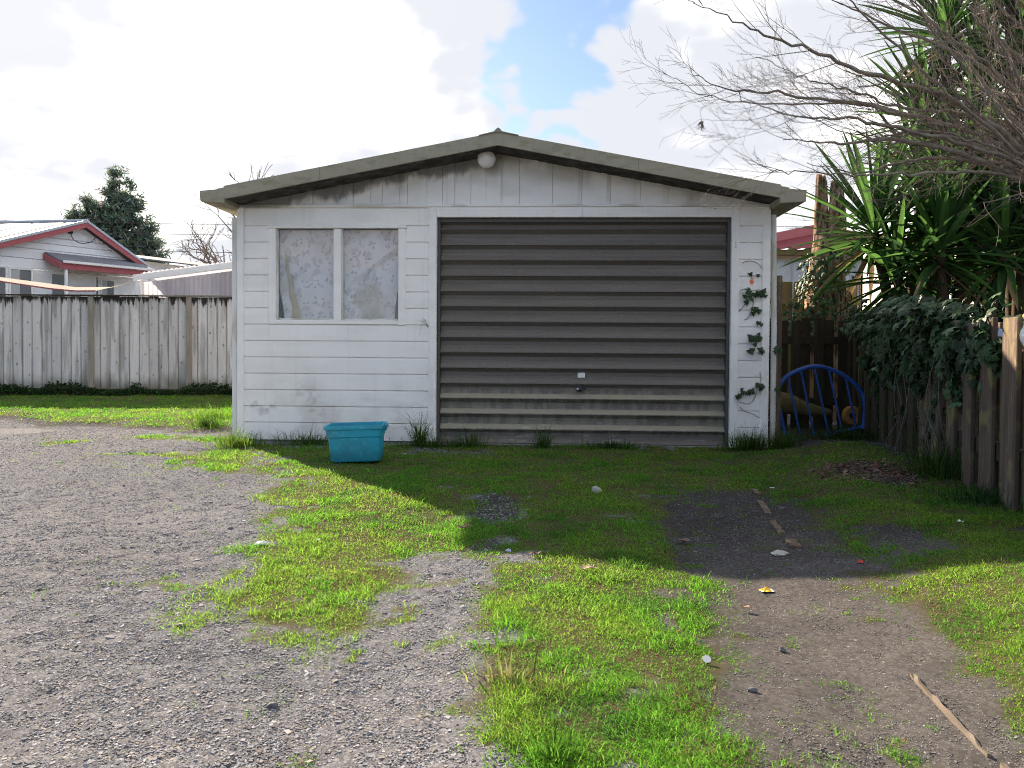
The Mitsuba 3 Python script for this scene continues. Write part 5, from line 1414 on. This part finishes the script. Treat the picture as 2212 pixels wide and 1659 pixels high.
# timber edging, rotten pieces
for pts, w, lab in (([(1.50, 4.90), (1.47, 4.70)], 0.03, 'short rotten edging stub farthest up the track'), ([(1.42, 4.52), (1.35, 4.16)], 0.036, 'dark rotten edging plank in the shaded grass'), ([(1.31, 3.98), (1.28, 3.78), (1.265, 3.70)], 0.032, 'brown rotten edging piece in the middle of the shaded row'), ([(1.26, 3.58), (1.24, 3.44)], 0.05, 'rotten edging end near the flat pale stone'), ([(1.09, 2.14), (1.066, 1.95), (1.04, 1.71)], 0.010, 'long tan edging plank along the right of the track'), ([(1.045, 1.675), (1.03, 1.45)], 0.013, 'tan edging plank at the bottom right corner')):
    p = np.array([on_ground(a, b, 0.0) for a, b in pts])
    p = smooth_path(p, 6) if len(p) > 2 else np.array([p[0] + (p[1] - p[0]) * t for t in np.linspace(0, 1, 9)])
    prof = []
    for q in p:
        e = 0.002 * r.normal()
        prof.append(np.array([[q[0] - w / 2 + e, q[1], q[2] - 0.04], [q[0] + w / 2 + e, q[1], q[2] - 0.04], [q[0] + w / 2 + e, q[1], q[2] + 0.008 + 0.003 * r.normal()], [q[0] - w / 2 + e, q[1], q[2] + 0.008 + 0.003 * r.normal()]]))
    v, f = loft(prof)
    n0 = len(v)
    f = np.vstack([f, [[0, 1, 2], [0, 2, 3], [n0 - 4, n0 - 2, n0 - 3], [n0 - 4, n0 - 1, n0 - 2]]])
    whole('edging_plank', (v, f), 'edge_wood' if pts[0][1] < 3 else 'old_wood', lab, 'edging', 'timber edging of the track', smooth=30)
# puddles
for k, (cx, cy, rx, ry) in enumerate(PUDDLES):
    th = np.linspace(0, 2 * math.pi, 40, endpoint=False)
    rr = 1 + 0.45 * (meshkit.fbm(np.stack([np.cos(th) * 1.5 + k * 7, np.sin(th) * 1.5, 0 * th], -1), 3, 2) - 0.5) * 2
    zc = float(np.mean(ground_z(cx + 0.8 * rx * np.cos(th), cy + 0.8 * ry * np.sin(th))))
    v = np.column_stack([cx + rx * rr * np.cos(th), cy + ry * rr * np.sin(th), np.full(40, zc + 0.0)])
    v = np.vstack([v, [[cx, cy, zc]]])
    i = np.arange(40)
    whole('puddle', (v, np.stack([i, (i + 1) % 40, i * 0 + 40], 1)), 'water', ['large shallow puddle at the left edge of the gravel', 'small muddy puddle near the garage corner', 'thin streak of water left of the small puddle'][k], 'puddle')

# ------------------------------------------------------------------ gravel stones
def blades(px_, py_, h, w, lean, ang, col, tipcol=None, curve=0.5):
    n = len(px_)
    base_ = np.column_stack([px_, py_, ground_z(px_, py_) - 0.004])
    d = np.column_stack([np.cos(ang), np.sin(ang), 0 * ang])
    sdv = np.column_stack([-np.sin(ang), np.cos(ang), 0 * ang])
    tw = rng.uniform(0, math.pi, n)
    sdv = sdv * np.cos(tw)[:, None] + d * np.sin(tw)[:, None]
    mid = base_ + d * (lean * h * 0.35)[:, None] + np.column_stack([0 * h, 0 * h, h * 0.58])
    tip = base_ + d * (lean * h)[:, None] + np.column_stack([0 * h, 0 * h, h * (1.0 - curve * 0.4 * lean ** 2)])
    w2 = (w / 2)[:, None]
    v = np.stack([base_ - sdv * w2, base_ + sdv * w2, mid + sdv * w2 * 0.8, mid - sdv * w2 * 0.8, tip], 1).reshape(-1, 3)
    f = (np.array([[0, 1, 2], [0, 2, 3], [3, 2, 4]])[None] + (np.arange(n) * 5)[:, None, None]).reshape(-1, 3)
    return v, f, np.repeat(np.clip(col, 0.004, 0.9), 5, 0)


def sample_view(n, dens):
    """points on the yard, thinning with distance, kept with the probability dens(x, y)"""
    d = 1.45 * (13.0 / 1.45) ** rng.random(n)
    t = rng.uniform(-0.95, 0.74, n)
    x_, y_ = t * d, d
    ok = (x_ > -10.5) & ~((y_ > 6.98 - 0.047 * x_) & (x_ > -2.5)) & (rng.random(n) < dens(x_, y_))
    return x_[ok], y_[ok]


def chips_at(x_, y_, size, col):
    """smaller stones: what shows of a chip half sunk in the ground"""
    n = len(x_)
    q = np.array([[-1, -1, -0.5], [1, -1, -0.5], [1, 1, -0.5], [-1, 1, -0.5], [0, 0, 1.0]])
    tri = np.array([[0, 1, 4], [1, 2, 4], [2, 3, 4], [3, 0, 4]])
    v = q[None] + np.concatenate([rng.uniform(-0.45, 0.45, (n, 5, 2)), rng.uniform(-0.2, 0.3, (n, 5, 1))], 2)
    v = v * np.stack([rng.uniform(0.5, 0.85, n), rng.uniform(0.35, 0.6, n), rng.uniform(0.16, 0.34, n)], 1)[:, None] * size[:, None, None] * 0.95
    a = rng.uniform(0, 2 * math.pi, n)
    ca, sa = np.cos(a)[:, None], np.sin(a)[:, None]
    v = np.stack([v[..., 0] * ca - v[..., 1] * sa, v[..., 0] * sa + v[..., 1] * ca, v[..., 2]], -1)
    v = v + np.stack([x_, y_, ground_z(x_, y_) + size * 0.05], 1)[:, None]
    return v.reshape(-1, 3), (tri[None] + (np.arange(n) * 5)[:, None, None]).reshape(-1, 3), np.repeat(col, 5, 0)


def stones_at(x_, y_, size, col):
    n = len(x_)
    q = np.array([[a, b, c] for a in (-1, 1) for b in (-1, 1) for c in (-1, 1)], float)
    tri = np.array([[0, 1, 3], [0, 3, 2], [4, 6, 7], [4, 7, 5], [0, 4, 5], [0, 5, 1], [2, 3, 7], [2, 7, 6], [1, 5, 7], [1, 7, 3]])
    v = q[None] * (1 + 0.42 * rng.uniform(-1, 1, (n, 8, 3)))
    v = v * np.stack([rng.uniform(0.5, 0.85, n), rng.uniform(0.35, 0.6, n), rng.uniform(0.14, 0.34, n)], 1)[:, None] * size[:, None, None] * 0.78
    a, b = rng.uniform(0, 2 * math.pi, n), rng.normal(size=n) * 0.22
    cb, sb = np.cos(b)[:, None], np.sin(b)[:, None]
    v = np.stack([v[..., 0] * cb - v[..., 2] * sb, v[..., 1], v[..., 0] * sb + v[..., 2] * cb], -1)
    ca, sa = np.cos(a)[:, None], np.sin(a)[:, None]
    v = np.stack([v[..., 0] * ca - v[..., 1] * sa, v[..., 0] * sa + v[..., 1] * ca, v[..., 2]], -1)
    z = ground_z(x_, y_) + size * 0.06
    v = v + np.stack([x_, y_, z], 1)[:, None]
    f = (tri[None] + (np.arange(n) * 8)[:, None, None]).reshape(-1, 3)
    return v.reshape(-1, 3), f, np.repeat(col, 8, 0)


def stone_density(x_, y_):
    g = grass_cover(x_, y_)
    s_ = smooth_np(-0.3, 0.0, sd_at(SD_TRACK, x_, y_)) + smooth_np(-0.4, -0.1, x_ - bank_edge(y_)) + smooth_np(-0.1, 0.05, sd_at(SD_BARE, x_, y_))
    p = np.stack([x_, y_, 0 * x_], -1)
    d = (1 - g) ** 1.5 * (1 - 0.45 * np.clip(s_, 0, 1)) * (0.78 + 0.22 * smooth_np(0.35, 0.55, meshkit.fbm(p * 3, 3, 60)))
    for cx, cy, rx, ry in PUDDLES:
        d = d * (1 - np.exp(-(((x_ - cx) / rx) ** 2 + ((y_ - cy) / ry) ** 2) ** 2 * 0.5))
    return d


x_, y_ = sample_view(800000, stone_density)
trk = np.clip(smooth_np(-0.3, 0.0, sd_at(SD_TRACK, x_, y_)) + smooth_np(-0.4, -0.1, x_ - bank_edge(y_)), 0, 1)
size = np.exp(rng.normal(size=len(x_)) * 0.38) * 0.0038 * (1 - 0.45 * trk) * np.clip(0.6 + y_ * 0.2, 1, 2.4)
big = rng.random(len(x_)) < 0.008
size = np.where(big & (trk < 0.5), size * 1.7, size)
tone = np.exp(rng.normal(size=len(x_)) * 0.32) * 0.158
tint = np.where(rng.random(len(x_))[:, None] < 0.2, np.array([[1.08, 1.0, 0.93]]), np.array([[0.95, 0.98, 1.09]]))
tint = tint * (1 - trk[:, None]) + trk[:, None] * np.array([[0.80, 0.785, 0.775]])
col = np.clip(tone[:, None] * tint, 0.02, 0.7)
near_ = (y_ < 1.7 + 2.2 * rng.random(len(x_)) ** 2) | (big & (y_ < 5))
v, f, c = stones_at(x_[near_], y_[near_], size[near_], col[near_])
v2, f2, c2 = chips_at(x_[~near_], y_[~near_], size[~near_], col[~near_])
v, f, c = np.vstack([v, v2]), np.vstack([f, f2 + len(v)]), np.vstack([c, c2])
whole('gravel', (v, f), 'gravel_mat', 'grey crushed gravel spread over the driveway', 'gravel', kind='stuff', color=c)

# ------------------------------------------------------------------ grass
def lawn_density(x_, y_):
    g = grass_cover(x_, y_)
    return np.where((y_ > FY - 0.1), 0, g)


x_, y_ = sample_view(880000, lawn_density)
n = len(x_)
p = np.stack([x_, y_, 0 * x_], -1)
clump = meshkit.fbm(p * 6.0, 3, 81)
fine = meshkit.fbm(p * 22.0, 2, 82)
far = np.clip((y_ - 2.0) / 5.0, 0, 1.6)
h = (0.007 + 0.014 * smooth_np(0.38, 0.75, clump) + 0.007 * fine) * np.exp(rng.normal(size=n) * 0.3) * (1 + 0.25 * far)
h = h * np.where(sd_at(SD_GRASS, x_, y_) < 0, 0.65, 1.0)
w = (0.0015 + 0.0013 * rng.random(n)) * (1 + 1.5 * far)
green = np.array([0.125, 0.320, 0.034])
yellow = np.array([0.195, 0.340, 0.048])
deep = np.array([0.060, 0.180, 0.036])
straw = np.array([0.27, 0.20, 0.12])
t1 = np.clip(smooth_np(0.40, 0.66, meshkit.fbm(p * 3.1, 3, 84)) + 0.25 * rng.normal(size=n), 0, 1)[:, None]
t2 = np.clip(smooth_np(0.55, 0.75, meshkit.fbm(p * 4.3 + 5, 3, 85)) + 0.2 * rng.normal(size=n), 0, 1)[:, None]
col = green * (1 - t1) + yellow * t1
col = col * (1 - 0.7 * t2) + deep * 0.7 * t2
dry = rng.random(n) < 0.10 + 0.34 * smooth_np(0.58, 0.74, meshkit.fbm(p * 5.0 + 9, 3, 86)) * (y_ < 7)
col = np.where(dry[:, None], straw * rng.uniform(0.6, 1.15, (n, 1)), col) * np.exp(rng.normal(size=(n, 1)) * 0.18)
h = np.where(dry, h * 0.8, h)
lean = np.clip(np.abs(rng.normal(size=n)) * 0.8 + np.where(dry, 1.2, 0.35), 0, 2.2)
v, f, c = blades(x_, y_, h, w, lean, rng.uniform(0, 2 * math.pi, n), col)
whole('grass', (v, f), 'grass_mat', 'patchy short grass growing over the gravel yard', 'grass', kind='stuff', color=c)


def tuft(label, cx, cy, n, spread, hgt, seed, base_col=(0.060, 0.120, 0.022), sy=None, group=None, kind=None):
    r_ = np.random.default_rng(seed)
    a = r_.uniform(0, 2 * math.pi, n)
    rr = np.abs(r_.normal(size=n)) * spread
    x_ = cx + rr * np.cos(a)
    y_ = cy + rr * np.sin(a) * (0.5 if sy is None else sy)
    hh = hgt * np.exp(r_.normal(size=n) * 0.35)
    c_ = np.asarray(base_col)[None] * np.exp(r_.normal(size=(n, 1)) * 0.3) * (1 + 0.1 * r_.normal(size=(n, 3)))
    v, f, c = blades(x_, y_, hh, np.full(n, 0.0045) * r_.uniform(0.7, 1.3, n), np.clip(np.abs(r_.normal(size=n)) * 0.6 + 0.15, 0, 1.5), a + r_.normal(size=n) * 0.8, c_, curve=1.0)
    whole('grass_tuft', (v, f), 'grass_mat', label, 'grass tuft', group=group, kind=kind, color=c)


tuft('leafy weed tuft at the left corner of the garage', -2.33, 6.72, 500, 0.11, 0.11, 1, (0.085, 0.150, 0.022), 0.8)
tuft('long trailing grass left of the blue tub along the footing', -1.75, 6.85, 420, 0.26, 0.10, 2, sy=0.25, kind='stuff')
tuft('tall grass clump against the left door trim', -0.785, 6.84, 150, 0.032, 0.22, 3, sy=0.5)
tuft('grass clump spreading below the left door trim', -0.66, 6.76, 420, 0.20, 0.07, 4, sy=0.35, kind='stuff')
tuft('upright grass clump in front of the door, left part', -0.36, 6.78, 170, 0.10, 0.12, 5, sy=0.35, kind='stuff')
tuft('small upright clump near the middle of the door sill', 0.27, 6.78, 130, 0.035, 0.14, 6, sy=0.6)
tuft('low weeds in front of the door, right of centre', 0.85, 6.78, 420, 0.22, 0.07, 7, (0.045, 0.100, 0.022), 0.3, kind='stuff')
tuft('long grass at the foot of the right door trim', 2.02, 6.72, 520, 0.12, 0.14, 8, sy=0.4)
tuft('long grass at the foot of the right downpipe', 2.30, 6.72, 320, 0.08, 0.12, 9, sy=0.5)
tuft('weedy green growth beneath the blue bed head', 2.95, 7.05, 900, 0.26, 0.09, 10, (0.040, 0.085, 0.022), 0.7, kind='stuff')
tuft('long grass at the foot of the near pickets', 2.62, 4.85, 420, 0.12, 0.20, 11, (0.050, 0.105, 0.022), 0.9)
tuft('low clover growth under the nearest picket', 2.42, 4.1, 500, 0.16, 0.07, 12, (0.040, 0.095, 0.030), 0.9, kind='stuff')
tuft('coarse dry tussock at the left edge of the centre grass', 0.0, 2.06, 90, 0.05, 0.05, 13, (0.17, 0.19, 0.075), 1.0, kind='stuff')
tuft('lush green clump at the bottom edge of the centre grass', 0.09, 1.66, 380, 0.07, 0.035, 14, (0.085, 0.20, 0.025), 1.0, kind='stuff')
tuft('bright tall grass on the far lawn left of the garage', -3.25, 8.75, 420, 0.20, 0.10, 15, (0.11, 0.22, 0.025), 0.8, kind='stuff')
tuft('dark rounded tuft on the far gravel edge', -3.05, 8.0, 420, 0.10, 0.10, 16, (0.055, 0.115, 0.022), 0.8)
# blades growing out of the boards beside the window
wv_ = []
for a_, h_ in ((-0.83, 0.055), (-0.80, 0.075), (-0.815, -0.07)):
    wv_.append(tube(smooth_path([(-0.737, -0.025, 1.03), (-0.737 + 0.5 * (a_ + 0.737), -0.05, 1.03 + abs(h_) * 0.9), (a_, -0.06, 1.03 + h_)], 5), np.linspace(0.0022, 0.0005, 11), 4))
whole('grass_sprig', gar(cat(*wv_)), 'yucca_light', 'little grass sprig growing out of the boards right of the window', 'grass sprig')
# low weeds along the foot of the paling fence
r = np.random.default_rng(66)
n_ = 5200
wx = r.uniform(-9.3, -2.6, n_)
hz = 0.03 + 0.15 * smooth_np(0.35, 0.7, meshkit.fbm(np.stack([wx * 1.3, 0 * wx, 0 * wx], -1), 3, 6)) * r.random(n_) + 0.05 * r.random(n_)
wy = FY - 0.12 - 0.22 * r.random(n_) * (1 - hz / 0.25)
cs = np.column_stack([wx, wy, 0.05 + hz])
v, f, per = scatter_leaves(cs, r.normal(size=cs.shape) + [0, -0.3, 0.9], r.uniform(0.03, 0.07, n_), seed=15)
whole('weeds', (v, f), 'foliage_vc', 'dark low weeds along the foot of the grey fence', 'weeds', kind='stuff', color=tinted((0.030, 0.058, 0.022), n_, per, 0.35, 16))
